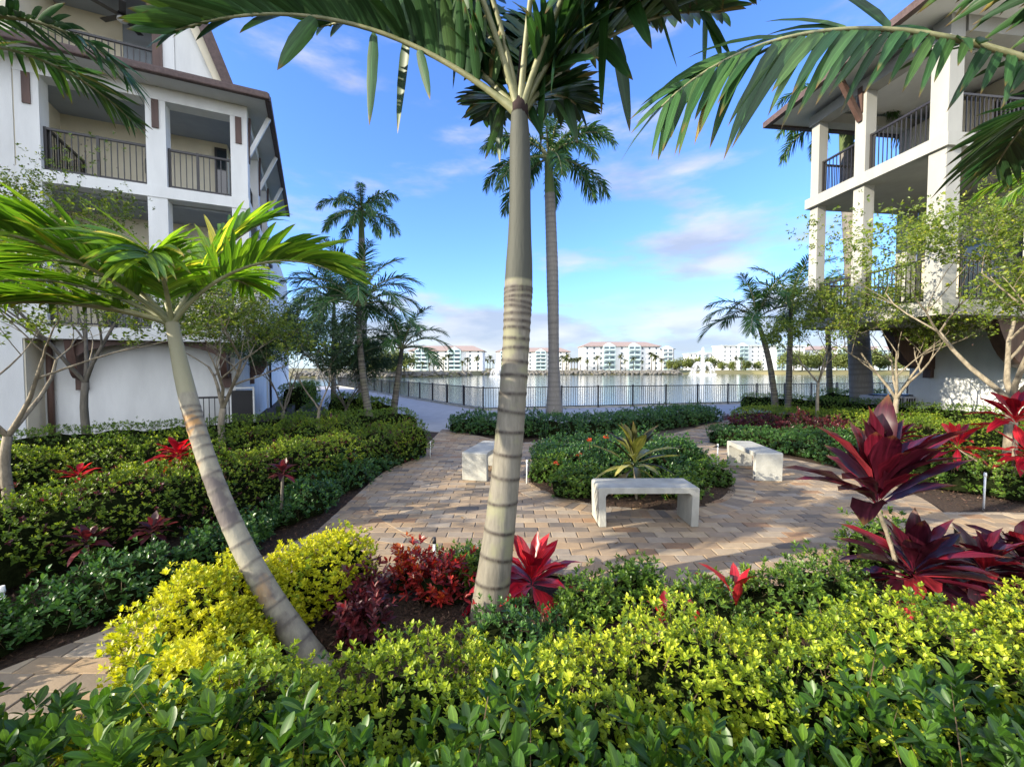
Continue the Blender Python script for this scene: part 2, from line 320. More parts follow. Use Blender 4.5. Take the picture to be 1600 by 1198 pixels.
_nt.links.new(_b.outputs[0], _x.inputs[1]); _nt.links.new(_t.outputs[0], _x.inputs[2]); _nt.links.new(_x.outputs[0], _nt.nodes['Material Output'].inputs[0])
def trunkmat(name, light, dark, green, mottled=None, streak=.35, rust=None):
    """palm bark: attribute ring (leaf scars) and shaft (smooth green crownshaft), weathered by noise"""
    m, nt, b = new_mat(name); N, Lk = nt.nodes, nt.links
    tc = N.new('ShaderNodeTexCoord'); mp = N.new('ShaderNodeMapping'); mp.inputs['Scale'].default_value = (9, 9, 1.4); Lk.new(tc.outputs['Object'], mp.inputs[0])
    n = N.new('ShaderNodeTexNoise'); n.inputs['Scale'].default_value = 3; n.inputs['Detail'].default_value = 9; n.inputs['Roughness'].default_value = .7; Lk.new(mp.outputs[0], n.inputs['Vector'])
    r = N.new('ShaderNodeValToRGB'); r.color_ramp.elements[0].position = .28; r.color_ramp.elements[1].position = .68
    r.color_ramp.elements[0].color = (*[x * (1 - streak) for x in light], 1); r.color_ramp.elements[1].color = (*light, 1); Lk.new(n.outputs['Fac'], r.inputs[0])
    cur = r.outputs[0]
    if mottled:
        n3 = N.new('ShaderNodeTexNoise'); n3.inputs['Scale'].default_value = 4.2; n3.inputs['Detail'].default_value = 7; Lk.new(tc.outputs['Object'], n3.inputs['Vector'])
        r3 = N.new('ShaderNodeValToRGB'); r3.color_ramp.elements[0].position = .50; r3.color_ramp.elements[1].position = .60; Lk.new(n3.outputs['Fac'], r3.inputs[0])
        x = N.new('ShaderNodeMix'); x.data_type = 'RGBA'; Lk.new(r3.outputs[0], x.inputs['Factor']); Lk.new(cur, x.inputs['A']); x.inputs['B'].default_value = (*mottled, 1); cur = x.outputs['Result']
    if rust:
        n4 = N.new('ShaderNodeTexNoise'); n4.inputs['Scale'].default_value = 3.1; n4.inputs['Detail'].default_value = 5; n4.inputs['Distortion'].default_value = .6; Lk.new(tc.outputs['Object'], n4.inputs['Vector'])
        r4 = N.new('ShaderNodeValToRGB'); r4.color_ramp.elements[0].position = .56; r4.color_ramp.elements[1].position = .64; Lk.new(n4.outputs['Fac'], r4.inputs[0])
        x = N.new('ShaderNodeMix'); x.data_type = 'RGBA'; Lk.new(r4.outputs[0], x.inputs['Factor']); Lk.new(cur, x.inputs['A']); x.inputs['B'].default_value = (*rust, 1); cur = x.outputs['Result']
    for att, c, k in (('shaft', green, 1), ('ring', dark, 1.15)):
        a = N.new('ShaderNodeAttribute'); a.attribute_name = att
        mm = N.new('ShaderNodeMath'); mm.operation = 'MULTIPLY'; mm.inputs[1].default_value = k; mm.use_clamp = True; Lk.new(a.outputs['Fac'], mm.inputs[0])
        if att == 'ring':
            br = N.new('ShaderNodeMapRange'); br.inputs['From Min'].default_value = .3; br.inputs['From Max'].default_value = .62; br.inputs['To Min'].default_value = .35; br.inputs['To Max'].default_value = 1.25; Lk.new(n.outputs['Fac'], br.inputs[0]); Lk.new(br.outputs[0], mm.inputs[1])
        x = N.new('ShaderNodeMix'); x.data_type = 'RGBA'; Lk.new(mm.outputs[0], x.inputs['Factor']); Lk.new(cur, x.inputs['A']); x.inputs['B'].default_value = (*c, 1); cur = x.outputs['Result']
    Lk.new(cur, b.inputs['Base Color']); b.inputs['Roughness'].default_value = .72
    n2 = N.new('ShaderNodeTexNoise'); n2.inputs['Scale'].default_value = 6; n2.inputs['Detail'].default_value = 8; Lk.new(mp.outputs[0], n2.inputs['Vector'])
    bp = N.new('ShaderNodeBump'); bp.inputs['Strength'].default_value = .35; bp.inputs['Distance'].default_value = .01; Lk.new(n2.outputs['Fac'], bp.inputs['Height']); Lk.new(bp.outputs[0], b.inputs['Normal'])
    return m
M_TRUNK = trunkmat('ringed_palm_bark', (.21, .19, .15), (.036, .027, .021), (.047, .050, .038), (.19, .185, .115), streak=.5)
M_TRUNKL = trunkmat('mottled_palm_bark', (.29, .265, .20), (.10, .085, .07), (.27, .255, .165), (.10, .082, .075), rust=(.34, .19, .07))
M_TRUNKR = trunkmat('grey_palm_bark', (.23, .21, .18), (.12, .11, .095), (.09, .13, .035), streak=.45)

# ------------------------------------------------------------------ plant builders
def hedge(name, label, cat, pts, hw, h, L, W, n, k, mat, seed, tm=T_LO, z0=.03, group=None, boxy=.5, lump=.05, shoots=.08, zmin=.08, end=None, droop=.15, mats2=None, p2=0., core=True, kind=None, taper=None):
    rg = np.random.default_rng(seed); P = np.array(pts, float)
    if len(P) > 2:                                           # soften the corners of the row
        for _ in range(2):
            Q = [P[0]]
            for a, b in zip(P[:-1], P[1:]): Q += [a * .75 + b * .25, a * .25 + b * .75]
            P = np.array(Q + [P[-1]])
    seg = np.linalg.norm(np.diff(P, axis=0), axis=1); cum = np.concatenate([[0], np.cumsum(seg)]); T = cum[-1]; e = end or hw
    ph = rg.random(8) * 6.28
    def lumpf(x, y, z): return lump * (np.sin(x * 5.3 + ph[0] + z * 3) * np.sin(y * 4.7 + ph[1]) + .7 * np.sin(x * 10.1 + y * 7 + ph[2]) * np.sin(z * 9 + y * 9.3 + ph[3]) + .6 * np.sin(x * 2.1 + ph[4]) * np.sin(y * 1.9 + ph[5]))
    def surf(s, phi, shrink=0.):
        sc = np.clip(s, 0, T); i = np.clip(np.searchsorted(cum, sc, 'right') - 1, 0, len(seg) - 1); f = (sc - cum[i]) / np.maximum(seg[i], 1e-6)
        c = P[i] * (1 - f)[:, None] + P[i + 1] * f[:, None]; t = nrmz(P[i + 1] - P[i]); nr = np.stack([t[:, 1], -t[:, 0]], 1)
        over = np.maximum(np.maximum(-s, s - T), 0) / e; c = c + t * (np.sign(s - T / 2) * over * e)[:, None]
        q = np.sqrt(np.clip(1 - over ** 2.6, 0, 1)); tw = 1 if taper is None else np.interp(sc / T, *taper)
        co, si = np.cos(phi), np.sin(phi)
        x = (hw * tw - shrink) * np.sign(co) * np.abs(co) ** boxy * q; z = (h - shrink) * np.abs(si) ** boxy * (.45 + .55 * q)
        p = np.concatenate([c + nr * x[:, None], (z0 + z)[:, None]], 1)
        nm = np.concatenate([nr * (np.sign(co) * np.abs(co) ** (2 - boxy) / hw)[:, None] + t * (np.sign(s - T / 2) * over ** 2 * 1.2 / e)[:, None], (np.abs(si) ** (2 - boxy) / h * (1 - .4 * over))[:, None]], 1)
        nm = nrmz(nm); return p + nm * lumpf(p[:, 0], p[:, 1], p[:, 2])[:, None], nm
    g = np.linspace(0, math.pi, 400); cx, cz = hw * np.sign(np.cos(g)) * np.abs(np.cos(g)) ** boxy, h * np.abs(np.sin(g)) ** boxy
    al = np.concatenate([[0], np.cumsum(np.hypot(np.diff(cx), np.diff(cz)))])
    m = int(n * 1.25); s = rg.uniform(-e, T + e, m); phi = np.interp(rg.random(m) * al[-1], al, g)
    p, nm = surf(s, phi, 0); keep = p[:, 2] > z0 + zmin * rg.random(m); p, nm = p[keep][:n], nm[keep][:n]; n = len(p)
    depth = rg.random(n) ** 1.8 * L * 2.6; out = (rg.random(n) < shoots) * rg.random(n) * L * 2.2
    axis = nrmz(nm * .6 + np.array([0, 0, .75]) + rnd(rg, n) * .45)
    pos = p - nm * depth[:, None] + axis * out[:, None]
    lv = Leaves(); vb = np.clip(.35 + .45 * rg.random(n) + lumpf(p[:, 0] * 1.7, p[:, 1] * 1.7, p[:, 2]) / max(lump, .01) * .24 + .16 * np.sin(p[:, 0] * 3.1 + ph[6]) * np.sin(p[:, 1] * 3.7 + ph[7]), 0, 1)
    if mats2 is not None:
        sel = rg.random(n) < p2
        sprigs(lv, rg, pos[~sel], axis[~sel], k, L, W, tm, 0, vbase=vb[~sel], droop=droop); sprigs(lv, rg, pos[sel], axis[sel], k, L, W, tm, 1, vbase=vb[sel], droop=droop)
    else: sprigs(lv, rg, pos, axis, k, L, W, tm, 0, vbase=vb, droop=droop)
    tw = rg.random(n) < .22; ti = 2 if mats2 else 1; ax = nrmz(axis[tw] + rnd(rg, n)[tw] * .25)
    lv.blades(pos[tw] - ax * L * 2.2, ax, rnd(rg, int(tw.sum())), L * 3.0 * rg.uniform(.6, 1.2, int(tw.sum())), .0045, T_LO, rg.random(int(tw.sum())), ti)
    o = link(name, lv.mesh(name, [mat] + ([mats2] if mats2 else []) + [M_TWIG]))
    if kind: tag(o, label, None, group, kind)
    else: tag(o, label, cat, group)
    if core:                                                 # dark shell against see-through, coloured as the shade inside the shrub
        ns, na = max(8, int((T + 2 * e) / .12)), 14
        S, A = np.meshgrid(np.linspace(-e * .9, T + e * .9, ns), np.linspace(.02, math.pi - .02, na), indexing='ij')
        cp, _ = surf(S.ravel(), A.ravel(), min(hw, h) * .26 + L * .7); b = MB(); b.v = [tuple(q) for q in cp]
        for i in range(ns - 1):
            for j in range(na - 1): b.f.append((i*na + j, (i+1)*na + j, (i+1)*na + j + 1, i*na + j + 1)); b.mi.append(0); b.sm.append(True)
        b.build('core_shade', M_CORE, o)
    return o
def frond_mesh(name, L, e0, bend, nl, ll, lw, mats, seed, hang=.35, v=25, v2=None, plum=8, tm=T_ST, petiole=.14, tip=.35, a0=72, a1=28, pow_=1.35, yaw=0., rr=.022, roll=0., skip=0., ragged=0., dry=.04, stray=0., pb=.45):
    """one feather frond, base at the origin, leaving along +X; elevation e0 falls by bend (degrees) towards the tip"""
    rg = np.random.default_rng(seed); N = 26; u = np.linspace(0, 1, N)
    el = R(e0) - R(bend) * u ** pow_; ya = R(yaw) * u
    step = np.stack([np.cos(el) * np.cos(ya), np.cos(el) * np.sin(ya), np.sin(el)], 1) * (L / (N - 1))
    P = np.concatenate([[[0, 0, 0]], np.cumsum(step[:-1], 0)])
    lv = Leaves(); lv.tube(P, [rr * (1.25 - 1.05 * q + 1.3 * math.exp(-q / .035)) + .003 for q in u], 6, .9, 1)
    for sgn in (1, -1):
        t = petiole + (1 - petiole) * np.clip((np.arange(nl) + rg.uniform(-.3, .3, nl)) / nl, 0, .995)
        if skip: t = t[rg.random(nl) > skip]
        n = len(t); q = (t - petiole) / (1 - petiole)
        b = np.stack([np.interp(t, u, P[:, i]) for i in range(3)], 1); T = nrmz(np.stack([np.interp(t, u, step[:, i]) for i in range(3)], 1))
        S = nrmz(np.cross(np.array([0, 0, 1.]), T)) * sgn; Nn = np.cross(T, S) * sgn
        al = R(1) * (a0 + (a1 - a0) * q + rg.normal(0, 3.5, n)); vv = (v if sgn > 0 or v2 is None else v2); be = R(1) * (vv + roll * sgn + rg.normal(0, plum, n))
        d = T * np.cos(al)[:, None] + (S * np.cos(be)[:, None] + Nn * np.sin(be)[:, None]) * np.sin(al)[:, None]
        nn = Nn * np.cos(be)[:, None] - S * np.sin(be)[:, None]; sy = rg.random(n) < stray; d[sy] = nrmz(d[sy] * .45 + np.array([0, 0, -1.]) + rnd(rg, n)[sy] * .25)
        prof = np.clip(pb + .9 * q, 0, 1) * np.where(q > .6, 1 - (1 - tip) * ((q - .6) / .4) ** 1.5, 1)
        l = ll * prof * rg.uniform(.88, 1.08, n) * (1 - ragged * rg.random(n) ** 3)
        var = np.clip(rg.random(n) * .75 + (rg.random(n) < dry) * .6, 0, 1)
        lv.blades(b, d, nn + rnd(rg, n) * .12, l, lw * (.55 + .45 * prof) * rg.uniform(.8, 1.2, n), tm, var, 0, droop=hang * rg.uniform(.6, 1.4, n), fold=.3)
    return lv.mesh(name, mats)
def trunk_mesh(name, pts, rad, rings, mat, shaft=None, sides=20, ring_dark=.05, step=.02, seed=0, ringw=.014, bulge=.006):
    """trunk along a smooth curve with raised leaf scars; rings = heights (0..1) of the scars, shaft = 0..1 where the crownshaft starts"""
    rg = np.random.default_rng(seed); P = np.array(pts, float); k = len(P); tt = np.linspace(0, 1, k)
    Ltot = np.linalg.norm(np.diff(P, axis=0), axis=1).sum(); n = int(Ltot / step) + 2; u = np.linspace(0, 1, n)
    deg = min(3, k - 1); C = np.stack([np.polyval(np.polyfit(tt, P[:, i], deg), u) for i in range(3)], 1)
    rr = np.interp(u, np.linspace(0, 1, len(rad)), rad)
    rr = np.convolve(np.pad(rr, 6, mode='edge'), np.ones(13) / 13, 'valid')
    th = np.arange(sides) * 2 * math.pi / sides; V = []; RG = []; SH = []
    wob = rg.random((len(rings), 2)) * 6.28; amp = rg.uniform(.2, 1, len(rings)) * ringw * .9
    for i in range(n):
        T = C[min(i + 1, n - 1)] - C[max(i - 1, 0)]; T /= np.linalg.norm(T); x = np.cross(T, (0, 1, 0)); x /= np.linalg.norm(x); y = np.cross(T, x)
        h = u[i] * Ltot; rv = np.zeros(sides)
        for j, r in enumerate(rings):
            if abs(r * Ltot - h) < ringw * 5: rv = np.maximum(rv, np.exp(-((h - r * Ltot - amp[j] * np.sin(th + wob[j, 0])) / ringw) ** 2))
        sh = 0. if shaft is None else float(np.clip((u[i] - shaft) * Ltot / .02, 0, 1)); rv *= (1 - sh)
        q = rr[i] * (1 + .012 * np.sin(th * 3 + u[i] * 9)) + bulge * rv
        V.append(C[i] + x * (np.cos(th) * q)[:, None] + y * (np.sin(th) * q)[:, None]); RG.append(rv); SH.append(np.full(sides, sh))
    b = MB(); b.v = [tuple(p) for p in np.concatenate(V)]
    for i in range(n - 1):
        for j in range(sides): b.f.append((i*sides + j, (i+1)*sides + j, (i+1)*sides + (j+1) % sides, i*sides + (j+1) % sides)); b.mi.append(0); b.sm.append(True)
    b.f.append(tuple((n - 1) * sides + j for j in range(sides))); b.mi.append(0); b.sm.append(True)
    me = b.mesh(name, mat)
    for nm, A in (('ring', RG), ('shaft', SH)):
        a = me.attributes.new(nm, 'FLOAT', 'POINT'); a.data.foreach_set('value', np.concatenate(A).astype(np.float32))
    return me
def palm(name, label, base, top, rad, fronds, tmat=None, nr=30, shaft=None, group=None, bow=(0, 0), seed=1, fscale=1., sides=16, step=.05, ringw=.02):
    """thing > trunk, frond ...; fronds = list of (mesh, azimuth in degrees from +X, scale)"""
    root = empty(name, base); tag(root, label, 'palm tree', group); t = Vector(top) - Vector(base)
    pts = [t * f + Vector((bow[0], bow[1], 0)) * (math.sin(math.pi * f)) for f in (0, .25, .5, .75, 1)]
    rg = random.Random(seed); s0 = shaft or 1.0
    link('trunk', trunk_mesh('trunk', pts, rad, [s0 * (i + rg.uniform(-.2, .2)) / nr for i in range(1, nr)], tmat or M_TRUNKR, shaft, sides, step=step, seed=seed, ringw=ringw), root)
    for me, az, sc in fronds:
        o = link('frond', me, root, t, R(az)); o.scale = (sc * fscale,) * 3
    return root
def crown_set(meshes, n, seed, jit=14, sc=(.85, 1.08)):
    rg = random.Random(seed); return [(meshes[i % len(meshes)], 360 * i * .382 + rg.uniform(-jit, jit), rg.uniform(*sc)) for i in range(n)]
def rosette(lv, rg, c, n, L, W, e_lo, e_hi, mi=0, curl=-.25, tm=T_CO, vlo=0., vhi=1., az=None, droop=.16, wave=.09, spread=6.28):
    """broad strap leaves round a growing point: upper ones upright, lower ones wide"""
    f = (np.arange(n) + .5) / n; a = np.arange(n) * 2.399 + rg.random() * 6 + rg.normal(0, .25, n) if az is None else az + (rg.random(n) - .5) * spread
    el = R(1) * (e_lo + (e_hi - e_lo) * f + rg.normal(0, 11, n)); d = np.stack([np.cos(a) * np.cos(el), np.sin(a) * np.cos(el), np.sin(el)], 1)
    nm = np.stack([-np.cos(a) * np.sin(el), -np.sin(a) * np.sin(el), np.cos(el)], 1) + rnd(rg, n) * .2
    base = np.array(c)[None] + np.array([0, 0, 1.])[None] * (f * .10 * L / .5)[:, None] + d * .012
    lv.blades(base, d, nm, L * rg.uniform(.75, 1.1, n) * (.8 + .2 * np.sin(f * 3.1)), W * rg.uniform(.8, 1.15, n), tm, vlo + (vhi - vlo) * rg.random(n), mi, droop=droop * rg.uniform(.3, 1.6, n), fold=.38, curl=curl * rg.uniform(-.3, 1.6, n), wave=wave)
def ti_plant(name, label, base, heads, mat, seed, cat='plant', group=None, stemmat=None):
    """cordyline: heads = list of (offset xyz of the growing point, n leaves, leaf length, width, elev low, elev high)"""
    rg = np.random.default_rng(seed); root = empty(name, base); tag(root, label, cat, group)
    for off, n, L, W, lo, hi in heads:
        o = Vector(off)
        if o.z > .06:
            m = MB(); pts = [Vector((0, 0, 0)) + Vector((o.x, o.y, 0)) * (f ** 1.6) + Vector((0, 0, o.z * f)) for f in np.linspace(0, 1, 14)]
            m.tube(pts, [.017 + .003 * (i % 2) - .004 * i / 14 for i in range(14)], 8); m.build('stem', stemmat or M_BARK, root)
        lv = Leaves(); rosette(lv, rg, (0, 0, 0), n, L, W, lo, hi); link('leaf_rosette', lv.mesh('leaf_rosette', mat), root, o)
    return root
def tree(name, label, base, H, spread, stems, fork, levels, leafL, leafW, per, lmat, bmat, seed, cat='tree', group=None, r0=.05, kids=(2, 3), tm=T_LO, up=.35, lean=(0, 0), k=4, len0=.42, dens=1., seedpods=0., vr=.5):
    rg = random.Random(seed); ng = np.random.default_rng(seed); b = MB(); tips = []
    def grow(p, d, l, r, lv):
        pts = [p]; rad = [r]; q = p
        for i in range(4):
            d = (d + Vector((rg.gauss(0, .10), rg.gauss(0, .10), rg.gauss(0, .05) + .03 * up))).normalized(); q = q + d * (l / 4); pts.append(q); rad.append(r * (1 - .11 * (i + 1)))
        b.tube(pts, rad, 7 if lv < 2 else 4, cap=False)
        if lv >= levels - 1:
            for i in range(1, 5): tips.append((pts[i], d, lv))
        if lv >= levels: return
        for c in range(rg.randint(*kids)):
            j = rg.choice((2, 3, 4, 4)); a = rg.uniform(0, 6.28); s = rg.uniform(.5, 1.0) * spread
            ref = Vector((math.cos(a), math.sin(a), rg.uniform(-.1, .6) * up)); nd = (d * (1 - .35 * spread) + ref * s + Vector((0, 0, up * .4))).normalized()
            grow(pts[j], nd, l * rg.uniform(.62, .9), rad[j] * .68, lv + 1)
    root = empty(name, base); tag(root, label, cat, group)
    if fork > .05:
        top = Vector((lean[0], lean[1], fork)); pts = [top * f + Vector((.02 * math.sin(f * 7), .02 * math.cos(f * 5), 0)) * f for f in np.linspace(0, 1, 8)]
        b.tube(pts, [r0 * (1.25 - .35 * f) for f in np.linspace(0, 1, 8)], 10); st = pts[-1]
    else: st = Vector((0, 0, 0))
    for i in range(stems):
        a = 6.28 * i / stems + rg.uniform(-.5, .5); d = Vector((math.cos(a) * spread * .75, math.sin(a) * spread * .75, 1)).normalized()
        grow(st, d, H * len0 * rg.uniform(.8, 1.1), r0 * (.8 if stems == 1 else .62), 0)
    b.build('trunk', bmat, root)
    pos = []; ax = []
    for p, d, l in tips:
        for _ in range(per):
            if rg.random() < dens:
                pos.append(p + Vector((rg.gauss(0, 1), rg.gauss(0, 1), rg.gauss(0, .7))) * (H * .03)); ax.append((d + Vector((rg.gauss(0, .6), rg.gauss(0, .6), rg.gauss(.1, .5)))).normalized())
    lv = Leaves(); pos, ax = np.array(pos), np.array(ax)
    sel = ng.random(len(pos)) < seedpods
    sprigs(lv, ng, pos[~sel], ax[~sel], k, leafL, leafW, tm, 0, spread=1.0, droop=.25, vr=vr)
    if sel.any(): sprigs(lv, ng, pos[sel], ax[sel], 5, leafL * .35, leafL * .25, T_LO, 1, spread=.8)
    link('crown', lv.mesh('crown', [lmat, M_SEED]), root)
    return root
# ------------------------------------------------------------------ the setting: ground, lake, shore, paving
K = at(755, 642); FL = at(576, 612); FR = at(1180, 630.6)
dirR = (FR - K); dirR.z = 0; dirR.normalize(); dirL = (FL - K); dirL.z = 0; dirL.normalize()
FRE = K + dirR * 46; FLE = K + dirL * 30; FLE2 = FLE + Vector((-30, 9, 0))
def offs(p, d): return (p.x + d[0], p.y + d[1])
m = MB(); edge = [(FLE2.x, FLE2.y + .3), (FLE.x, FLE.y + .3), (K.x, K.y + .3), (FRE.x, FRE.y + .3)]
m.prism([(-90, -30), (95, -30), (95, FRE.y + .3)] + edge[::-1] + [(-90, FLE2.y + .3)], -4, 0)
tag(m.build('ground', M_SOIL), kind='structure')
WZ = -1.8
m_, nt, b = new_mat('lake_water'); b.inputs['Base Color'].default_value = (.045, .085, .085, 1); b.inputs['Roughness'].default_value = .07; b.inputs['IOR'].default_value = 1.333; b.inputs['Specular IOR Level'].default_value = .5
tc = nt.nodes.new('ShaderNodeTexCoord'); mp = nt.nodes.new('ShaderNodeMapping'); mp.inputs['Scale'].default_value = (.9, 1.6, 1); nt.links.new(tc.outputs['Object'], mp.inputs[0])
n_ = nt.nodes.new('ShaderNodeTexNoise'); n_.inputs['Scale'].default_value = 1.3; n_.inputs['Detail'].default_value = 5; nt.links.new(mp.outputs[0], n_.inputs['Vector'])
bp = nt.nodes.new('ShaderNodeBump'); bp.inputs['Strength'].default_value = .28; bp.inputs['Distance'].default_value = .12; nt.links.new(n_.outputs['Fac'], bp.inputs['Height']); nt.links.new(bp.outputs[0], b.inputs['Normal'])
m = MB(); m.face([(-900, 8, WZ), (900, 8, WZ), (900, 420, WZ), (-900, 420, WZ)]); tag(m.build('lake_water', m_), kind='structure')
# far land with a sloping bank
sh = [(-900, 120), (-260, 125), (-110, 150), (-62, 158), (-30, 176), (-16, 226), (10, 238), (44, 236), (95, 238), (102, 262), (150, 262), (160, 244), (230, 225), (420, 215), (900, 205)]
m = MB()
for (a, b_) in zip(sh[:-1], sh[1:]):
    for (o0, z0, o1, z1) in ((-3, WZ - .5, 3, -.4), (3, -.4, 9, .4), (9, .4, 3500, .6)):
        m.face([(a[0], a[1] + o0, z0), (b_[0], b_[1] + o0, z0), (b_[0] * (1 if o1 < 99 else 4), b_[1] + o1, z1), (a[0] * (1 if o1 < 99 else 4), a[1] + o1, z1)])
tag(m.build('far_shore', M_FARL), kind='structure')
m = MB(); m.face([(-7000, -3000, -4.2), (7000, -3000, -4.2), (7000, 6000, -4.2), (-7000, 6000, -4.2)]); tag(m.build('terrain', M_FARL), kind='structure')

# paving: every paver is a bevelled piece of one paved surface
m_, nt, b = new_mat('concrete_paver'); N, Lk = nt.nodes, nt.links
r = ramp_attr(nt, 'var', [(0, (.15, .125, .10)), (.25, (.26, .20, .14)), (.5, (.36, .25, .145)), (.68, (.28, .235, .185)), (.86, (.42, .32, .205)), (1, (.28, .17, .095))])
tc = N.new('ShaderNodeTexCoord'); n_ = N.new('ShaderNodeTexNoise'); n_.inputs['Scale'].default_value = 7; n_.inputs['Detail'].default_value = 8; n_.inputs['Roughness'].default_value = .7; Lk.new(tc.outputs['Object'], n_.inputs['Vector'])
mr = N.new('ShaderNodeMapRange'); mr.inputs['To Min'].default_value = .62; mr.inputs['To Max'].default_value = 1.4; Lk.new(n_.outputs['Fac'], mr.inputs[0])
mu = N.new('ShaderNodeVectorMath'); mu.operation = 'SCALE'; Lk.new(r.outputs[0], mu.inputs[0]); Lk.new(mr.outputs[0], mu.inputs['Scale']); Lk.new(mu.outputs[0], b.inputs['Base Color'])
b.inputs['Roughness'].default_value = .78; b.inputs['Specular IOR Level'].default_value = .35
n2 = N.new('ShaderNodeTexNoise'); n2.inputs['Scale'].default_value = 90; n2.inputs['Detail'].default_value = 4; Lk.new(tc.outputs['Object'], n2.inputs['Vector'])
bp = N.new('ShaderNodeBump'); bp.inputs['Strength'].default_value = .3; bp.inputs['Distance'].default_value = .006; Lk.new(n2.outputs['Fac'], bp.inputs['Height']); Lk.new(bp.outputs[0], b.inputs['Normal'])
M_PAVER = m_
def clip(poly, cv):
    for i in range(len(cv)):
        ax, ay = cv[i]; bx, by = cv[(i + 1) % len(cv)]; out = []
        for j in range(len(poly)):
            p, q = poly[j - 1], poly[j]
            sp = (bx - ax) * (p[1] - ay) - (by - ay) * (p[0] - ax); sq = (bx - ax) * (q[1] - ay) - (by - ay) * (q[0] - ax)
            if (sp >= 0) != (sq >= 0): f = sp / (sp - sq); out.append((p[0] + (q[0] - p[0]) * f, p[1] + (q[1] - p[1]) * f))
            if sq >= 0: out.append(q)
        poly = out
        if len(poly) < 3: return []
    return poly
class Pave:
    def __init__(s, seed): s.m = MB(); s.var = []; s.rg = random.Random(seed)
    def paver(s, poly, z, g=.0035, bev=.005):
        n = len(poly); cx = sum(p[0] for p in poly) / n; cy_ = sum(p[1] for p in poly) / n
        A = sum(poly[i-1][0] * poly[i][1] - poly[i][0] * poly[i-1][1] for i in range(n)) / 2
        if A < .0015: return
        def shr(d): return [(p[0] + (cx - p[0]) / max(math.hypot(cx - p[0], cy_ - p[1]), .02) * d, p[1] + (cy_ - p[1]) / max(math.hypot(cx - p[0], cy_ - p[1]), .02) * d) for p in poly]
        z += s.rg.uniform(-.0012, .0012); o, t = shr(g * 1.5), shr(g * 1.5 + bev * 1.4); v = min(1, max(0, s.rg.gauss(.5, .27)))
        b0 = len(s.m.v); s.m.v += [(p[0], p[1], z - .02) for p in o] + [(p[0], p[1], z - bev * .8) for p in o] + [(p[0], p[1], z) for p in t]
        s.m.f.append(tuple(b0 + 2*n + i for i in range(n)))
        for i in range(n):
            j = (i + 1) % n; s.m.f += [(b0+i, b0+j, b0+n+j, b0+n+i), (b0+n+i, b0+n+j, b0+2*n+j, b0+2*n+i)]
        s.m.mi += [0] * (2*n + 1); s.m.sm += [False] * (2*n + 1); s.var += [v] * (3*n)
    def field(s, cv, z, L=.285, W=.145, hole=None, ang=0):
        c, sn = math.cos(ang), math.sin(ang); cr = [(p[0]*c + p[1]*sn, -p[0]*sn + p[1]*c) for p in cv]
        xs, ys = [p[0] for p in cr], [p[1] for p in cr]
        for j in range(int(min(ys) / W) - 1, int(max(ys) / W) + 1):
            off = (L / 2 if j % 2 else 0) + s.rg.uniform(-.012, .012)
            for i in range(int(min(xs) / L) - 2, int(max(xs) / L) + 2):
                x, y = i * L + off, j * W; q = [(x, y), (x + L, y), (x + L, y + W), (x, y + W)]
                q = [(p[0]*c - p[1]*sn, p[0]*sn + p[1]*c) for p in q]
                if hole and all(math.hypot(p[0] - hole[0], p[1] - hole[1]) < hole[2] for p in q): continue
                q = clip(q, cv)
                if q: s.paver(q, z)
    def ring(s, f0, f1, a0, a1, z, w=.12):
        rmid = math.hypot(f1(a0)[0] - f1(a1)[0], 0); n = 0; a = a0
        while a < a1:
            p, q = f1(a), f1(a + .01); da = .01 * w / math.hypot(p[0] - q[0], p[1] - q[1])
            s.paver([f0(a), f1(a), f1(a + da), f0(a + da)], z, .003); a += da
    def build(s, name):
        me = s.m.mesh(name, M_PAVER); a = me.attributes.new('var', 'FLOAT', 'POINT'); a.data.foreach_set('value', np.array(s.var, np.float32))
        return tag(link(name, me), kind='structure')
BC = (1.85, 7.0); BR = 1.68
def ell(k=0.):
    def f(a):
        sx, sy = math.cos(a), math.sin(a); ry = 3.55 if sy < 0 else 3.6
        return (BC[0] + (4.12 + k) * sx, BC[1] + (ry + k) * sy)
    return f
def circ(r): return lambda a: (BC[0] + r * math.cos(a), BC[1] + r * math.sin(a))
base = MB(); PZ = .05
ring_pts = [ell(-.04)(2 * math.pi * i / 90) for i in range(90)]
base.prism(ring_pts, .006, PZ - .012)
tag(base.build('paving_bed', M_JOINT), kind='structure')
pv = Pave(4); pv.field([ell(-.0)(2 * math.pi * i / 90) for i in range(90)], PZ, hole=(BC[0], BC[1], BR - .02)); pv.build('paved_plaza')
pv = Pave(5); pv.ring(circ(BR - .02), circ(BR + .26), 0, 6.27, PZ + .004, .125); pv.ring(ell(-.30), ell(.0), math.pi * 1.30, math.pi * 2.06, PZ + .003, .125); pv.build('border_pavers')
# paths: each a chain of four-sided stretches, a little lower than the plaza
def path(name, quads, ang, seed):
    b = MB(); p = Pave(seed)
    for q in quads: b.prism(q, .004, PZ - .0165); p.field(q, PZ - .004, ang=ang)
    tag(b.build(name + '_bed', M_JOINT), kind='structure'); p.build(name)
path('garden_path', [[(-2.28, 6.9), (-2.2, 4.7), (-.6, 4.1), (1.0, 6.5)], [(-2.2, 4.7), (-2.72, 3.1), (-1.75, 3.0), (-.6, 4.1)], [(-2.72, 3.1), (-3.25, 2.25), (-2.4, 1.9), (-1.75, 3.0)], [(-3.25, 2.25), (-4.4, .6), (-3.4, .2), (-2.4, 1.9)]], .0, 6)
path('lakeside_path', [[(-2.1, 12.6), (-2.0, 8.4), (1.3, 8.6), (-1.9, 12.6)]], .0, 7)
path('lakeside_walk', [[(2.0, 10.5), (4.2, 9.2), (4.85, 9.95), (8.6, 16.0), (7.15, 14.5)]], .0, 8)
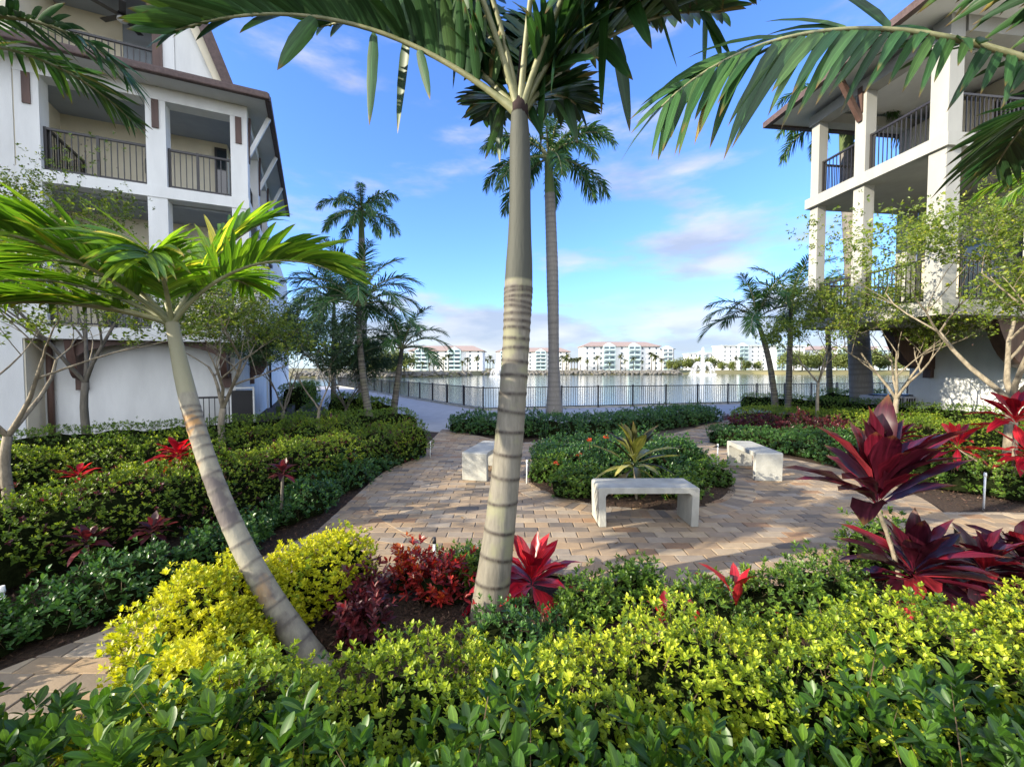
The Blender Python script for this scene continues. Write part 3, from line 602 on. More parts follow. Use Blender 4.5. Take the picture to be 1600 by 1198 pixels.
path('side_path', [[(5.0, 5.3), (5.2, 3.3), (9.5, 3.9), (9.5, 5.0), (6.2, 5.3)]], .0, 9)
m = MB(); inn = [offs(K + dirL * t, (-.02, -.02)) for t in (30, 15, 0)] + [offs(K + dirR * t, (0, 0)) for t in (12, 25, 46)]
m.prism([(-33, 30), (-12.5, 26), (-7.5, 17.5), (-3.2, 12.6), (-2.1, 12.2), (-1.9, 12.0), (-1.8, 13.2), (6.6, 15.4), (7.15, 14.2), (8.2, 16.5), (20, 19), (44, 24.5)] + inn[::-1], .003, .03)
tag(m.build('promenade', M_PROM), kind='structure')
m = MB(); pts = [K + dirL * 30, K, K + dirR * 46]
for a, b_ in zip(pts[:-1], pts[1:]): m.bar((a.x, a.y + .12, .05), (b_.x, b_.y + .12, .05), .26, .14)
tag(m.build('sea_wall_kerb', M_CONC), kind='structure')
# mulch discs and beds
m = MB(); n = 64
for k, (r0, r1) in enumerate(((BR, BR - .25), (BR - .25, .9), (.9, .05))):
    h = {0: (.035, .07), 1: (.07, .12), 2: (.12, .13)}[k]
    for i in range(n):
        a, c = 2*math.pi*i/n, 2*math.pi*(i+1)/n
        m.face([(*circ(r0)(a), h[0]), (*circ(r0)(c), h[0]), (*circ(r1)(c), h[1]), (*circ(r1)(a), h[1])], 0, True)
tag(m.build('garden_soil', M_SOIL), kind='structure')
def mulch(n, regions, seed):                # loose bark chips, too many to count
    rg = np.random.default_rng(seed); P = []
    for (x0, x1, y0, y1, k) in regions: P.append(np.stack([rg.uniform(x0, x1, k), rg.uniform(y0, y1, k), np.full(k, .012)], 1))
    P = np.concatenate(P); lv = Leaves(); d = rnd(rg, len(P)); d[:, 2] = np.abs(d[:, 2]) * .35; nm = np.tile([0, 0, 1.], (len(P), 1)) + rnd(rg, len(P)) * .5
    P[:, 2] += rg.random(len(P)) * .02
    dist = np.hypot(P[:, 0] - BC[0], P[:, 1] - BC[1]); P[:, 2] += np.where(dist < BR, .035 + (BR - dist) * .12, 0); keep = (dist < BR - .03) | (dist > 4.3) | (P[:, 1] < 3.45)
    lv.blades(P[keep], d[keep], nm[keep], rg.uniform(.025, .06, keep.sum()), rg.uniform(.008, .02, keep.sum()), T_LO, rg.random(keep.sum()), fold=.3)
    tag(link('bark_mulch', lv.mesh('bark_mulch', leafmat('bark_chip', [(0, (.022, .011, .007)), (.8, (.09, .045, .028)), (1, (.20, .13, .08))], .9, 0.02), False)), 'dark brown bark chips covering the planting beds', None, None, 'stuff')
mulch(0, [(-1.6, 4.5, 2.2, 3.5, 7000), (.1, 3.6, 5.2, 8.7, 6000), (-4.2, -2.2, 2.6, 9, 5000), (5.2, 8, 5.2, 8, 2000)], 3)

g = np.random.default_rng(77); nf = 150; P = np.stack([g.uniform(-2.4, 6.5, nf), g.uniform(3.4, 10, nf), np.full(nf, PZ + .012)], 1); P = P[np.hypot(P[:, 0] - BC[0], P[:, 1] - BC[1]) > BR + .05]; lv = Leaves(); nf = len(P)
lv.blades(P, rnd(g, nf) * [1, 1, .12], np.tile([0, 0, 1.], (nf, 1)) + rnd(g, nf) * .4, g.uniform(.03, .06, nf), g.uniform(.012, .025, nf), T_MD, g.random(nf), curl=.2)
tag(link('fallen_leaves', lv.mesh('fallen_leaves', leafmat('fallen_leaf', [(0, (.09, .045, .02)), (.6, (.26, .16, .05)), (1, (.12, .13, .03))], .7, .1))), 'few dry fallen leaves scattered over the paving', None, None, 'stuff')

# ------------------------------------------------------------------ lakeside fence
root = empty('lake_fence', (K.x, K.y, 0)); tag(root, 'long black metal picket fence along the edge of the lake', 'fence')
FH = 1.03; BAY = 1.83
pm = MB(); pm.box(-.03, .03, -.03, .03, .02, FH + .03); pm.box(-.038, .038, -.038, .038, FH + .03, FH + .045); pm.box(-.07, .07, -.07, .07, .03, .042); pm = pm.mesh('post', M_METAL)
bm_ = MB(); bm_.box(.03, BAY - .03, -.02, .02, FH - .04, FH); bm_.box(.03, BAY - .03, -.015, .015, .10, .135)
for i in range(1, 16): x = i * BAY / 16; bm_.box(x - .009, x + .009, -.009, .009, .135, FH - .04)
bm_ = bm_.mesh('picket_panel', M_METAL)
for d, nb in ((dirR, 24), (dirL, 16)):
    az = math.atan2(d.y, d.x)
    for i in range(nb):
        p = d * (i * BAY); link('picket_panel', bm_, root, (p.x, p.y, 0), az)
        q = d * ((i + 1) * BAY); link('post', pm, root, (q.x, q.y, 0), az)
link('post', pm, root, (0, 0, 0))
# ------------------------------------------------------------------ buildings beside the garden
def railing(parent, p0, p1, z, h=1.02, name='railing', posts=(0, 1), sp=.115):
    a, b = Vector((*p0, 0)), Vector((*p1, 0)); d = b - a; L = d.length; M = Matrix.Translation((a.x, a.y, z)) @ Matrix.Rotation(math.atan2(d.y, d.x), 4, 'Z')
    m = MB(); m.box(0, L, -.03, .03, h - .05, h, 0, M); m.box(0, L, -.018, .018, .06, .10, 0, M); n = int(L / sp)
    for i in range(1, n): x = L * i / n; m.box(x - .0095, x + .0095, -.0095, .0095, .10, h - .05, 0, M)
    for f in posts: x = min(max(L * f, .028), L - .028); m.box(x - .027, x + .027, -.027, .027, .003, h + .012, 0, M)
    return m.build(name, M_METAL, parent)
def part(name, mat, parent, boxes, bevel=0):
    m = MB()
    for b in boxes: m.box(*b)
    return m.build(name, mat, parent, bevel=bevel)
def corbel(parent, x, y, z, run, drop, w, d):   # curved timber bracket; runs along the unit vector d from the wall at its foot
    pts = []
    for i in range(9):
        f = i / 8; pts.append((run * (f ** .55) * .86 + .02, -drop * (1 - f ** 1.7)))
    out = [(0, 0), (0, -drop)] + [(p[0] + .12, p[1]) for p in pts] + [(run, 0)]
    P = [(x + d[0] * a, y + d[1] * a, z + b) for a, b in out]; m = MB(); px, py = -d[1], d[0]
    m.extrude([(p[0] - px * w / 2, p[1] - py * w / 2, p[2]) for p in P], (px * w, py * w, 0))
    m.box(x - .11, x + .11, y - .11, y + .11, z - drop - .28, z - drop + .12)
    return m.build('bracket', M_WOOD, parent)
# ---- left building
AL = R(25)
LB = empty('apartment_building', (-8.75, 11.05, 0), AL); tag(LB, 'white apartment building with brown eaves and porches, shaded front towards the leaning palm', 'building')
part('column', M_WALL, LB, [(-2.77, -2.36, -.2, .2, 2.86, 8.6)]); part('column', M_WALL, LB, [(-.45, -.05, -.2, .2, 2.86, 8.6)]); part('column', M_WALL, LB, [(1.32, 1.70, -.2, .2, 2.86, 8.6)])
part('column', M_WALL, LB, [(1.32, 1.69, 2.3, 2.68, 2.86, 8.6)]); part('column', M_WALL, LB, [(1.32, 1.69, 4.9, 5.28, 2.86, 8.6)])
part('floor_slab', M_WALL, LB, [(-2.79, 1.72, -.22, 7, 6.15, 6.43)]); part('floor_slab', M_WALL, LB, [(-2.79, 1.72, -.22, 7, 2.56, 2.86)])
part('porch_beam', M_WALL, LB, [(-2.78, 1.71, -.21, .19, 8.55, 8.86), (1.33, 1.71, .19, 7, 8.55, 8.86)])
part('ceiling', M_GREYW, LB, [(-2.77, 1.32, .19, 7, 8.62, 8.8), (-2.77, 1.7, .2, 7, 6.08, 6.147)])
m = MB(); m.box(-9, -2.772, -.16, 9, 0, 8.9); m.box(-2.772, .62, 1.75, 9, 2.862, 6.08); m.box(-2.772, .62, 1.75, 9, 6.432, 8.62); m.box(.62, .95, 1.75, 2.9, 6.432, 8.62)
m.build('wall', M_WALLC, LB)
part('wall', M_WALL, LB, [(-9.1, -2.80, -.19, -.162, 0, 9.0), (-2.775, 1.2, .55, 9.2, 0, 2.555)])
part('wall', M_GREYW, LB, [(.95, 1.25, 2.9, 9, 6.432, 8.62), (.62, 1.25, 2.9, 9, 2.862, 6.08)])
d0 = part('door', M_GLASS, LB, [(.70, .94, 1.70, 1.749, 6.45, 8.4)]); part('door_frame', M_METAL, d0, [(.64, .70, 1.69, 1.752, 6.44, 8.46), (.70, .94, 1.69, 1.752, 8.4, 8.46)])
d0 = part('window', M_GLASS, LB, [(1.251, 1.262, 3.3, 4.4, 6.9, 8.2)]); part('window_frame', M_METAL, d0, [(1.251, 1.27, 3.22, 3.3, 6.85, 8.25), (1.251, 1.27, 4.4, 4.48, 6.85, 8.25)])
d0 = part('window', M_GLASS, LB, [(-1.9, -.7, 1.735, 1.749, 3.0, 5.0)]); part('window_frame', M_METAL, d0, [(-1.98, -1.9, 1.72, 1.752, 2.95, 5.05), (-.7, -.62, 1.72, 1.752, 2.95, 5.05), (-1.34, -1.27, 1.72, 1.752, 2.95, 5.05)])
railing(LB, (-2.36, -.05), (-.45, -.05), 6.43, posts=(0, .5, 1)); railing(LB, (-.05, -.05), (1.32, -.05), 6.43, posts=(0, .45, 1)); railing(LB, (-2.3, .0), (-2.3, 1.74), 6.43)
railing(LB, (1.5, .2), (1.5, 2.3), 6.43); railing(LB, (1.5, 2.68), (1.5, 4.9), 6.43)
railing(LB, (-2.36, -.05), (-.45, -.05), 2.86, posts=(0, .5, 1)); railing(LB, (-.05, -.05), (1.32, -.05), 2.86); railing(LB, (1.5, .2), (1.5, 2.3), 2.86); railing(LB, (1.5, 2.68), (1.5, 4.9), 2.86)
for a in (-2.56, -.25, 1.51):               # timber strips on the column heads and braces to the eave
    part('timber_strip', M_WOOD, LB, [(a - .07, a + .07, -.235, -.201, 7.85, 8.54)])
for b_ in (.1, 2.5, 5.1):
    m = MB(); m.bar((1.70, b_, 7.7), (2.2, b_, 8.82), .1, .1); m.build('eave_brace', M_WALL, LB)
    m = MB(); m.bar((1.70, b_, 7.5), (1.74, b_, 8.7), .12, .05); m.build('timber_strip', M_WOOD, LB)
# eave: tiled skirt roof with fascia and gutter round the front and the lake side
m = MB()
m.face([(-3.4, -.8, 8.98), (2.25, -.8, 8.98), (1.05, .15, 9.42), (-3.4, .15, 9.42)]); m.face([(2.25, -.8, 8.98), (2.25, 8.6, 8.98), (1.05, 8.6, 9.9), (1.05, .15, 9.42)])
m.build('skirt_roof', M_ROOF, LB)
part('soffit', M_SOFFIT, LB, [(-3.4, 2.18, -.74, -.212, 8.865, 8.90), (1.712, 2.18, -.212, 8.55, 8.865, 8.90)])
part('gutter', M_ROOF, LB, [(-3.42, 2.30, -.88, -.742, 8.84, 9.0), (2.182, 2.32, -.742, 8.6, 8.84, 9.0)], bevel=.03)
part('gutter', M_ROOF, LB, [(-3.40, 2.26, -.80, -.66, 9.003, 9.06)], bevel=.02)
# fourth floor: recessed porch under the steep upper roof
part('floor_slab', M_WALL, LB, [(-9, 1.0, .16, 9, 8.905, 9.15)])
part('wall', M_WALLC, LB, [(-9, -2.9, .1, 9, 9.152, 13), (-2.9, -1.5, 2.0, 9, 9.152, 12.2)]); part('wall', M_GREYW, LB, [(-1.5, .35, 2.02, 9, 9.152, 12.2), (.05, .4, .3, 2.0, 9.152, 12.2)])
part('column', M_WALL, LB, [(-.26, .12, .02, .28, 9.152, 12.2)]); part('timber_strip', M_WOOD, LB, [(-.32, -.12, -.02, .018, 9.3, 11.6)])
railing(LB, (-2.9, .16), (-.26, .16), 9.0, .95); part('ceiling', M_GREYW, LB, [(-2.9, .35, .1, 2.1, 11.62, 11.7)])
part('porch_beam', M_WALLC, LB, [(-2.9, .12, .0, .3, 11.705, 12.1)])
m = MB(); m.extrude([(1.25, -.2, 9.15), (1.5, -.2, 9.15), (.05, -.2, 13.1), (-1.6, -.2, 15.2), (-1.6, -.2, 14.9), (-.22, -.2, 13.0)], (0, 9, 0)); m.extrude([(-9, -.2, 13.0), (-9, -.2, 13.2), (-1.6, -.2, 15.2), (-1.6, -.2, 14.9)], (0, 9, 0)); m.build('roof', M_ROOF, LB)
m = MB(); m.extrude([(.98, -.05, 9.4), (1.2, -.05, 9.4), (-.25, -.05, 12.9), (-.45, -.05, 12.9)], (0, .12, 0)); m.build('rake_board', M_WALLC, LB)
m = MB(); m.extrude([(.125, .05, 9.152), (1.12, .05, 9.152), (.125, .05, 11.75)], (0, 1.5, 0)); m.build('wall', M_WALL, LB)
LBI = LB.matrix_basis.inverted(); m = MB(); m.prism([tuple((LBI @ Vector((x, y, 0)))[:2]) for x, y in ((-22, .3), (-13.3, 3.4), (-13.3, 8.6), (-22, 8.6))], 0, 13.6); m.build('wall', M_WALL, LB)   # unseen wing added beyond the left edge to shade plaza and right building
# low lean-to roof at the left corner, brackets and arch over the recessed ground floor, downpipe, service gate
m = MB(); m.extrude([(-9, -1.5, 7.1), (-9, -.2, 8.3), (-9, -.2, 8.12), (-9, -1.5, 6.95)], (5.35, 0, 0)); m.build('lean_to_roof', M_ROOF, LB)
corbel(LB, -2.05, .54, 2.55, .62, .95, .16, (0, -1)); corbel(LB, 1.0, .54, 2.55, .62, .95, .16, (0, -1)); corbel(LB, 1.21, 3.6, 2.55, .55, .95, .16, (1, 0))
m = MB(); arch = [(-2.02 + 3.0 * i / 16, .0, 2.1 + .42 * math.sin(math.pi * i / 16) ** .6) for i in range(17)]; m.extrude(arch + [(.98, 0, 2.555), (-2.02, 0, 2.555)], (0, .10, 0)); m.build('arch_timber', M_WOOD, LB)
m = MB(); m.tube([(-2.62, .44, 0), (-2.62, .44, 2.55)], .065, 10); m.build('downpipe', M_WOOD, LB)
part('wall_lamp', M_BLACK, LB, [(-.98, -.82, 1.60, 1.749, 7.35, 7.75), (-.95, -.85, 1.57, 1.60, 7.42, 7.70)]); part('wall_lamp', M_BLACK, LB, [(.72, .84, 2.80, 2.899, 7.3, 7.6)])
part('wall', M_WALL, LB, [(1.0, 1.28, 9.0, 26, 0, 8.6)]); m = MB(); m.tube([(1.34, 9.3, 0), (1.34, 9.3, 8.5)], .05, 8); m.build('downpipe', M_METAL, LB)
g = empty('service_gate', (0, 0, 0)); g.location = LB.matrix_basis @ Vector((1.45, .1, 0)); g.rotation_euler = (0, 0, AL); tag(g, 'small black metal railing and service panel below the left building corner', 'gate')
railing(g, (-1.3, 0), (-.3, 0), .1, 1.0, 'picket_panel'); part('service_panel', M_BLACK, g, [(-.28, .22, -.06, .06, .05, 1.25)]); part('panel_frame', M_WALL, g, [(-.32, -.283, -.07, .07, .05, 1.3), (.223, .26, -.07, .07, .05, 1.3), (-.32, .26, -.07, .07, 1.302, 1.34)])
f = empty('ceiling_fan', LB.matrix_basis @ Vector((-1.25, 1.2, 11.2)), AL); tag(f, 'dark ceiling fan with pale lamp hanging in the top porch of the left building', 'ceiling fan')
m = MB(); m.tube([(0, 0, .42), (0, 0, .1)], .02, 8); m.tube([(0, 0, .12), (0, 0, -.02)], [.09, .1], 12); m.build('motor', M_METAL, f); m = MB(); m.tube([(0, 0, -.02), (0, 0, -.08), (0, 0, -.13)], [.11, .12, .05], 12); m.build('lamp', M_SOFFIT, f)
for k in range(5):
    m = MB(); m.box(.1, .66, -.07, .07, .03, .042); m.build('blade', M_METAL, f, rz=2*math.pi*k/5)
# ---- right building
AR = R(7)
RB = empty('apartment_building', (10.05, 10.0, 0), AR); tag(RB, 'white apartment building on columns with open corner porches, beside the crape myrtles', 'building')
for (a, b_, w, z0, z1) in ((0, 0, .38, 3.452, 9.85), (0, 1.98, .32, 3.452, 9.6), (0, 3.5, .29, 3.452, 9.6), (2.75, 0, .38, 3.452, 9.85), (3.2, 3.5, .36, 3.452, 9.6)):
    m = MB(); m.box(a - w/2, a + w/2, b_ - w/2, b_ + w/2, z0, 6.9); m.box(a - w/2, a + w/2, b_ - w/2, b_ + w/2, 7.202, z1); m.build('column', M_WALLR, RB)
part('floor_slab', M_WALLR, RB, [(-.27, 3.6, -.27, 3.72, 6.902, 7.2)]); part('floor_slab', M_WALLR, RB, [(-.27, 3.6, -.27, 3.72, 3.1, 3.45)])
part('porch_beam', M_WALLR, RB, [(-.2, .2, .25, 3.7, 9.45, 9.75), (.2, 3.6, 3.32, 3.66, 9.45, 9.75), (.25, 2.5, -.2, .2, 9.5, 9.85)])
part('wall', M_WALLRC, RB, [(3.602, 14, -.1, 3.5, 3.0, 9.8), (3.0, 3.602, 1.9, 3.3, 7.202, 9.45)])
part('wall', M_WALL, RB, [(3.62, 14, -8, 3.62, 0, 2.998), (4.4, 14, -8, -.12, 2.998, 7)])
railing(RB, (0, .19), (0, 1.82), 7.2, 1.05); railing(RB, (0, 2.14), (0, 3.36), 7.2, 1.05); railing(RB, (.19, 0), (2.56, 0), 7.2, 1.05, posts=(0, .88, 1)); railing(RB, (.2, 3.5), (3.0, 3.5), 7.2, 1.05)
railing(RB, (0, .19), (0, 1.82), 3.45, 1.05); railing(RB, (0, 2.14), (0, 3.36), 3.45, 1.05); railing(RB, (.19, 0), (2.56, 0), 3.45, 1.05, posts=(0, .88, 1)); railing(RB, (.2, 3.5), (3.0, 3.5), 3.45, 1.05)
m = MB(); e = 1.12; m.face([(-e, -.9, 9.92), (-e, 4.4, 9.92), (2.4, 2.6, 12.2), (2.4, .8, 12.2)]); m.face([(-e, 4.4, 9.92), (14, 4.4, 9.92), (14, 2.6, 12.2), (2.4, 2.6, 12.2)]); m.face([(14, -.9, 9.92), (-e, -.9, 9.92), (2.4, .8, 12.2), (14, .8, 12.2)])
m.build('roof', M_ROOF, RB); part('soffit', M_SOFFIT, RB, [(-e + .08, 14, -.82, 4.32, 9.86, 9.9)])
part('fascia', M_ROOF, RB, [(-e - .08, -e + .078, -.98, 4.48, 9.80, 9.98), (-e + .08, 14, 4.32, 4.48, 9.80, 9.98), (-e + .08, 14, -.98, -.82, 9.80, 9.98)])
m = MB(); m.extrude([(.9, -.7, 9.99), (6.1, -.7, 9.99), (3.5, -.7, 12.6)], (0, 3, 0)); m.build('gable', M_WALLRC, RB)
m = MB(); m.extrude([(.4, -1.0, 9.97), (3.5, -1.0, 13.0), (3.5, -1.0, 12.75), (.7, -1.0, 9.97)], (0, 3.4, 0)); m.extrude([(3.5, -1.0, 13.0), (6.6, -1.0, 9.97), (6.3, -1.0, 9.97), (3.5, -1.0, 12.75)], (0, 3.4, 0)); m.build('roof', M_ROOF, RB)
for (a, b_) in ((0, 1.98),):
    m = MB(); m.bar((a - .16, b_, 8.7), (a - .85, b_, 9.8), .12, .12); m.build('eave_brace', M_WOOD, RB)
    m = MB(); m.bar((a - .19, b_, 8.9), (a - .19, b_, 9.6), .14, .05); m.build('timber_strip', M_WOOD, RB)
corbel(RB, 3.6, 3.0, 3.09, 1.7, 1.25, .3, (-1, 0)); corbel(RB, 3.6, .4, 3.09, 1.7, 1.25, .3, (-1, 0))
d0 = part('window', M_GLASS, RB, [(3.588, 3.60, .5, 1.5, 7.3, 9.2)]); part('window_frame', M_METAL, d0, [(3.57, 3.60, .42, .5, 7.25, 9.26), (3.57, 3.60, 1.5, 1.58, 7.25, 9.26)])
d0 = part('window', M_GLASS, RB, [(3.588, 3.60, .5, 2.2, 3.5, 5.6)]); part('window_frame', M_METAL, d0, [(3.57, 3.60, .42, .5, 3.46, 5.66), (3.57, 3.60, 2.2, 2.28, 3.46, 5.66)])
# air conditioners behind the hedge
for i, (px, lab) in enumerate(((1376, 'grey air conditioner behind the hedge, nearer the stone grey palm trunk'), (1412, 'grey air conditioner behind the hedge, against the white wall'))):
    p = atY(px, 612, 14.2); a = empty('air_conditioner', (p.x, 14.2, 0), AR); tag(a, lab, 'air conditioner', 'air conditioners beside the right building')
    m = MB(); m.box(-.4, .4, -.4, .4, .08, .95); m.build('casing', M_PROM, a, bevel=.03)
    m = MB()
    for k in range(9): m.box(-.36 + k * .09, -.33 + k * .09, -.425, -.402, .15, .88)
    m.build('grille', M_BLACK, a); m = MB(); m.tube([(0, 0, .951), (0, 0, .99)], [.33, .31], 18); m.build('fan_guard', M_BLACK, a)
# ------------------------------------------------------------------ benches
def bench_mesh(L=1.14, D=.42, H=.46, t=.075):
    m = MB(); prof = [(-L/2, 0), (-L/2 - .012, H - .02), (-L/2 + .01, H), (L/2 - .01, H), (L/2 + .012, H - .02), (L/2, 0), (L/2 - t - .01, 0), (L/2 - t, H - t - .03), (L/2 - t - .03, H - t), (-L/2 + t + .03, H - t), (-L/2 + t, H - t - .03), (-L/2 + t + .01, 0)]
    n = len(prof); b = len(m.v); m.v += [(x, -D/2, z) for x, z in prof] + [(x, D/2, z) for x, z in prof]
    q = [(0, 1, 10, 11), (1, 2, 9, 10), (2, 3, 8, 9), (3, 4, 7, 8), (4, 5, 6, 7)]
    for f in q: m.f += [f, tuple(n + i for i in reversed(f))]
    for i in range(n): j = (i + 1) % n; m.f.append((j, i, n + i, n + j))
    m.mi = [0] * len(m.f); m.sm = [False] * len(m.f); return m.mesh('bench', M_CONC)
bme = bench_mesh()
for lab, p, rz in (('pale concrete bench in sunlight in front of the round planting bed', (1.565, 4.98), R(.5)), ('pale concrete bench seen end on, beside the ringed palm trunk', (-.47, 7.32), R(76)), ('pale concrete bench in the shade between the round bed and the large red cordyline', (4.2, 7.32), R(84))):
    o = link('concrete_bench', bme, None, (*p, PZ), rz); tag(o, lab, 'bench', 'concrete benches round the planting bed')
    b = o.modifiers.new('bevel', 'BEVEL'); b.width = .009; b.segments = 2; b.limit_method = 'ANGLE'; b.angle_limit = R(40)
# ------------------------------------------------------------------ across the lake: apartment blocks, trees, rocks, fountains
_w = MB(); _w.box(-.55, .55, -.07, 0, 0, 1.3); FAR_WIN = _w.mesh('window', M_FARG)
_w = MB(); _w.box(-1.35, 1.35, -.06, 0, 0, 2.0); FAR_DARK = _w.mesh('balcony_opening', M_FARG)
_w = MB(); _w.box(-1.45, 1.45, -.9, 0, 0, .22); _w.box(-1.45, 1.45, -.9, -.82, .22, .95); FAR_BAL = _w.mesh('balcony', M_FARA)
def apartment(label, x0, x1, y, z0, eave, floors, towers, rz=0, roof=M_FARR, wall=M_FARW, aqua=M_FARA, depth=16, ridge=3.0):
    W = x1 - x0; r = empty('lakeside_apartments', (x0, y, z0), rz); tag(r, label, 'building'); h = (eave - z0) / floors; E = eave - z0
    part('wall', wall, r, [(0, W, 0, depth, 0, E)]); m = MB(); o = .9
    m.face([(-o, -o, E), (W + o, -o, E), (W - 6, depth/2, E + ridge), (6, depth/2, E + ridge)]); m.face([(W + o, depth + o, E), (-o, depth + o, E), (6, depth/2, E + ridge), (W - 6, depth/2, E + ridge)])
    m.face([(-o, depth + o, E), (-o, -o, E), (6, depth/2, E + ridge)]); m.face([(W + o, -o, E), (W + o, depth + o, E), (W - 6, depth/2, E + ridge)]); m.box(-o, W + o, -o, depth + o, E - .35, E - .003); m.build('roof', roof, r)
    for t in towers:
        c = t * W; tw = 3.6
        m = MB(); m.extrude([(c - tw, -1.2, 0), (c + tw, -1.2, 0), (c + tw, -1.2, E + .1), (c, -1.2, E + 2.0), (c - tw, -1.2, E + .1)], (0, 4.5, 0)); m.build('balcony_tower', aqua, r)
        for k in range(floors):
            for s in (-1.75, 1.75):
                link('balcony_opening', FAR_DARK, r, (c + s, -1.203, k * h + .45)); link('balcony', FAR_BAL, r, (c + s, -1.27, k * h + .2))
    n = int(W / 4.2)
    for i in range(n):
        x = (i + .5) * W / n
        if any(abs(x - t * W) < 4.6 for t in towers): continue
        for k in range(floors): link('window', FAR_WIN, r, (x, -.003, k * h + 1.0))
    return r
def px_at(px, y): return atY(px, 575, y).x
apartment('white and aqua lakeside block with red roof, just left of the ringed palm trunk', px_at(640, 235), px_at(754, 235), 235, .3, 11.6, 5, (.17, .62), R(-2))
apartment('white and aqua lakeside block with red roof, half hidden by the ringed palm trunk', px_at(776, 300), px_at(890, 300), 300, .3, 13.6, 5, (.12, .60), R(-1))
apartment('largest white and aqua lakeside block with red roof and two gabled towers', px_at(912, 255), px_at(1032, 255), 255, .3, 15.2, 5, (.33, .66), R(2))
apartment('flat grey block beside the largest red roofed lakeside block', px_at(1032, 300), px_at(1053, 300), 300, .3, 15.6, 5, (.5,), 0, M_FARG, M_PROM, M_FARW, 14, .3)
apartment('long pale block across the lake behind the right fountain and palms', px_at(1128, 330), px_at(1262, 330), 330, .3, 19.5, 6, (.25, .7), R(3), M_FARW, M_FARW, M_FARA, 14, .4)
apartment('low white block far behind the large fountain', px_at(1076, 380), px_at(1116, 380), 380, .3, 15, 4, (.5,), 0, M_FARW, M_FARW, M_FARW, 12, .4)
apartment('red roofed pale block behind the bright trees on the right shore', px_at(1265, 340), px_at(1430, 340), 340, .3, 17, 5, (.3, .7), R(2))
# palms and trees of the far shore: a few shapes, copied one by one
rg = random.Random(11)
def far_palm_parts(seed, h):
    g = np.random.default_rng(seed); lv = Leaves(); n = 26; a = g.random(n) * 6.28; el = g.uniform(-.5, 1.1, n)
    d = np.stack([np.cos(a) * np.cos(el), np.sin(a) * np.cos(el), np.sin(el)], 1); nm = np.stack([-np.cos(a) * np.sin(el), -np.sin(a) * np.sin(el), np.cos(el)], 1)
    V0 = np.tile([0, 0, h], (n, 1)).astype(float)
    for s in (-1, 0, 1): lv.blades(V0 + g.normal(0, .08, (n, 3)), d + s * .16 * np.cross(d, nm) + g.normal(0, .05, (n, 3)), nm, g.uniform(2.2, 3.2, n), .42, T_S3, g.random(n), droop=.45, fold=.2)
    m = MB(); m.tube([(0, 0, 0), (.15, 0, h * .5), (0, 0, h)], [.28, .2, .17], 6); return m.mesh('trunk', M_BARKD), lv.mesh('crown', M_PALMF)
FP = [far_palm_parts(s, h) for s, h in ((1, 6.5), (2, 8.0), (3, 5.0))]
def far_tree_parts(seed, H, Rr, n):
    g = np.random.default_rng(seed); c = g.normal(size=(9, 3)) * [Rr * .5, Rr * .4, H * .16] + [0, 0, H * .62]; i = g.integers(0, 9, n)
    d = rnd(g, n); p = c[i] + d * (Rr * .48 * g.random(n) ** .4)[:, None]; p[:, 2] = np.maximum(p[:, 2], .5); lv = Leaves()
    lv.blades(p, rnd(g, n), d + [0, 0, .5], .75, .5, T_LO, np.clip(.25 + .5 * (i % 3) / 2 + .3 * g.random(n), 0, 1)); m = MB(); m.tube([(0, 0, 0), (.2, .1, H * .6)], [.3, .15], 6)
    return m.mesh('trunk', M_BARKD), lv.mesh('crown', M_TREEF)
FT = [far_tree_parts(5, 9, 5, 1500), far_tree_parts(6, 6, 4, 1100)]
def far_plant(kind, px, y, z, s, label, group, cat='palm tree'):
    me = (FP + FT)[kind]; p = atY(px, 575, y); r = empty('lakeside_palm' if kind < 3 else 'lakeside_tree', (p.x, y, z), rg.uniform(0, 6.28)); r.scale = (s, s, s)
    tag(r, label, cat if kind < 3 else 'tree', group); link('trunk', me[0], r); link('crown', me[1], r)
for i in range(11): far_plant(rg.choice((0, 1, 2)), 622 + i * 12 + rg.uniform(-5, 5), rg.uniform(190, 225), .3, rg.uniform(.7, 1.0), 'small distant palm in front of the lakeside block left of the ringed trunk', 'palms before the left lakeside block')
for i in range(9): far_plant(rg.choice((0, 1)), 752 + i * 4.5 if i < 5 else 830 + i * 7, rg.uniform(255, 280), .3, rg.uniform(.9, 1.25), 'small distant palm by the lakeside block behind the ringed palm trunk', 'palms before the middle lakeside block')
for i in range(6): far_plant(rg.choice((0, 1)), 884 + i * 4.6, rg.uniform(243, 252), .3, rg.uniform(.9, 1.3), 'distant palm in the dense clump at the left end of the largest lakeside block', 'palm clump at the left end of the largest block')
for px, s in ((918, .9), (934, 1.2), (952, .7), (970, 1.1), (977, .9), (990, .9), (1003, .7), (1018, 1.2), (1024, 1.25), (1034, 1.0)): far_plant(rg.choice((0, 1)), px, rg.uniform(244, 250), .3, s, 'small distant palm in front of the largest lakeside block', 'palms before the largest lakeside block')
for i in range(7): far_plant(3 + i % 2, 1050 + i * 11, rg.uniform(290, 310), .3, rg.uniform(.9, 1.3), 'distant yellow green tree on the shore around the large fountain', 'trees around the large fountain')
for px, s in ((1128, .8), (1140, .9), (1165, 1.0), (1180, .9)): far_plant(4, px, 275, .3, s, 'distant rounded tree on the shore between the large fountain and the right palms', 'trees on the shore before the long pale block')
for px in (1150, 1158, 1222): far_plant(1, px, 268, .3, 1.0, 'distant palm on the shore before the long pale block', 'palms before the long pale block')
for i in range(15): far_plant(3, 1240 + i * 13.5, rg.uniform(225, 262), .3, rg.uniform(.9, 1.6), 'bright green spreading tree on the grassy right shore across the lake', 'bright trees on the right shore')
for i in range(9): far_plant(3 + i % 2, 560 + i * 9, rg.uniform(160, 178), .3, rg.uniform(.7, 1.15), 'dark rounded tree on the left shore beyond the end of the fence', 'trees on the left shore')
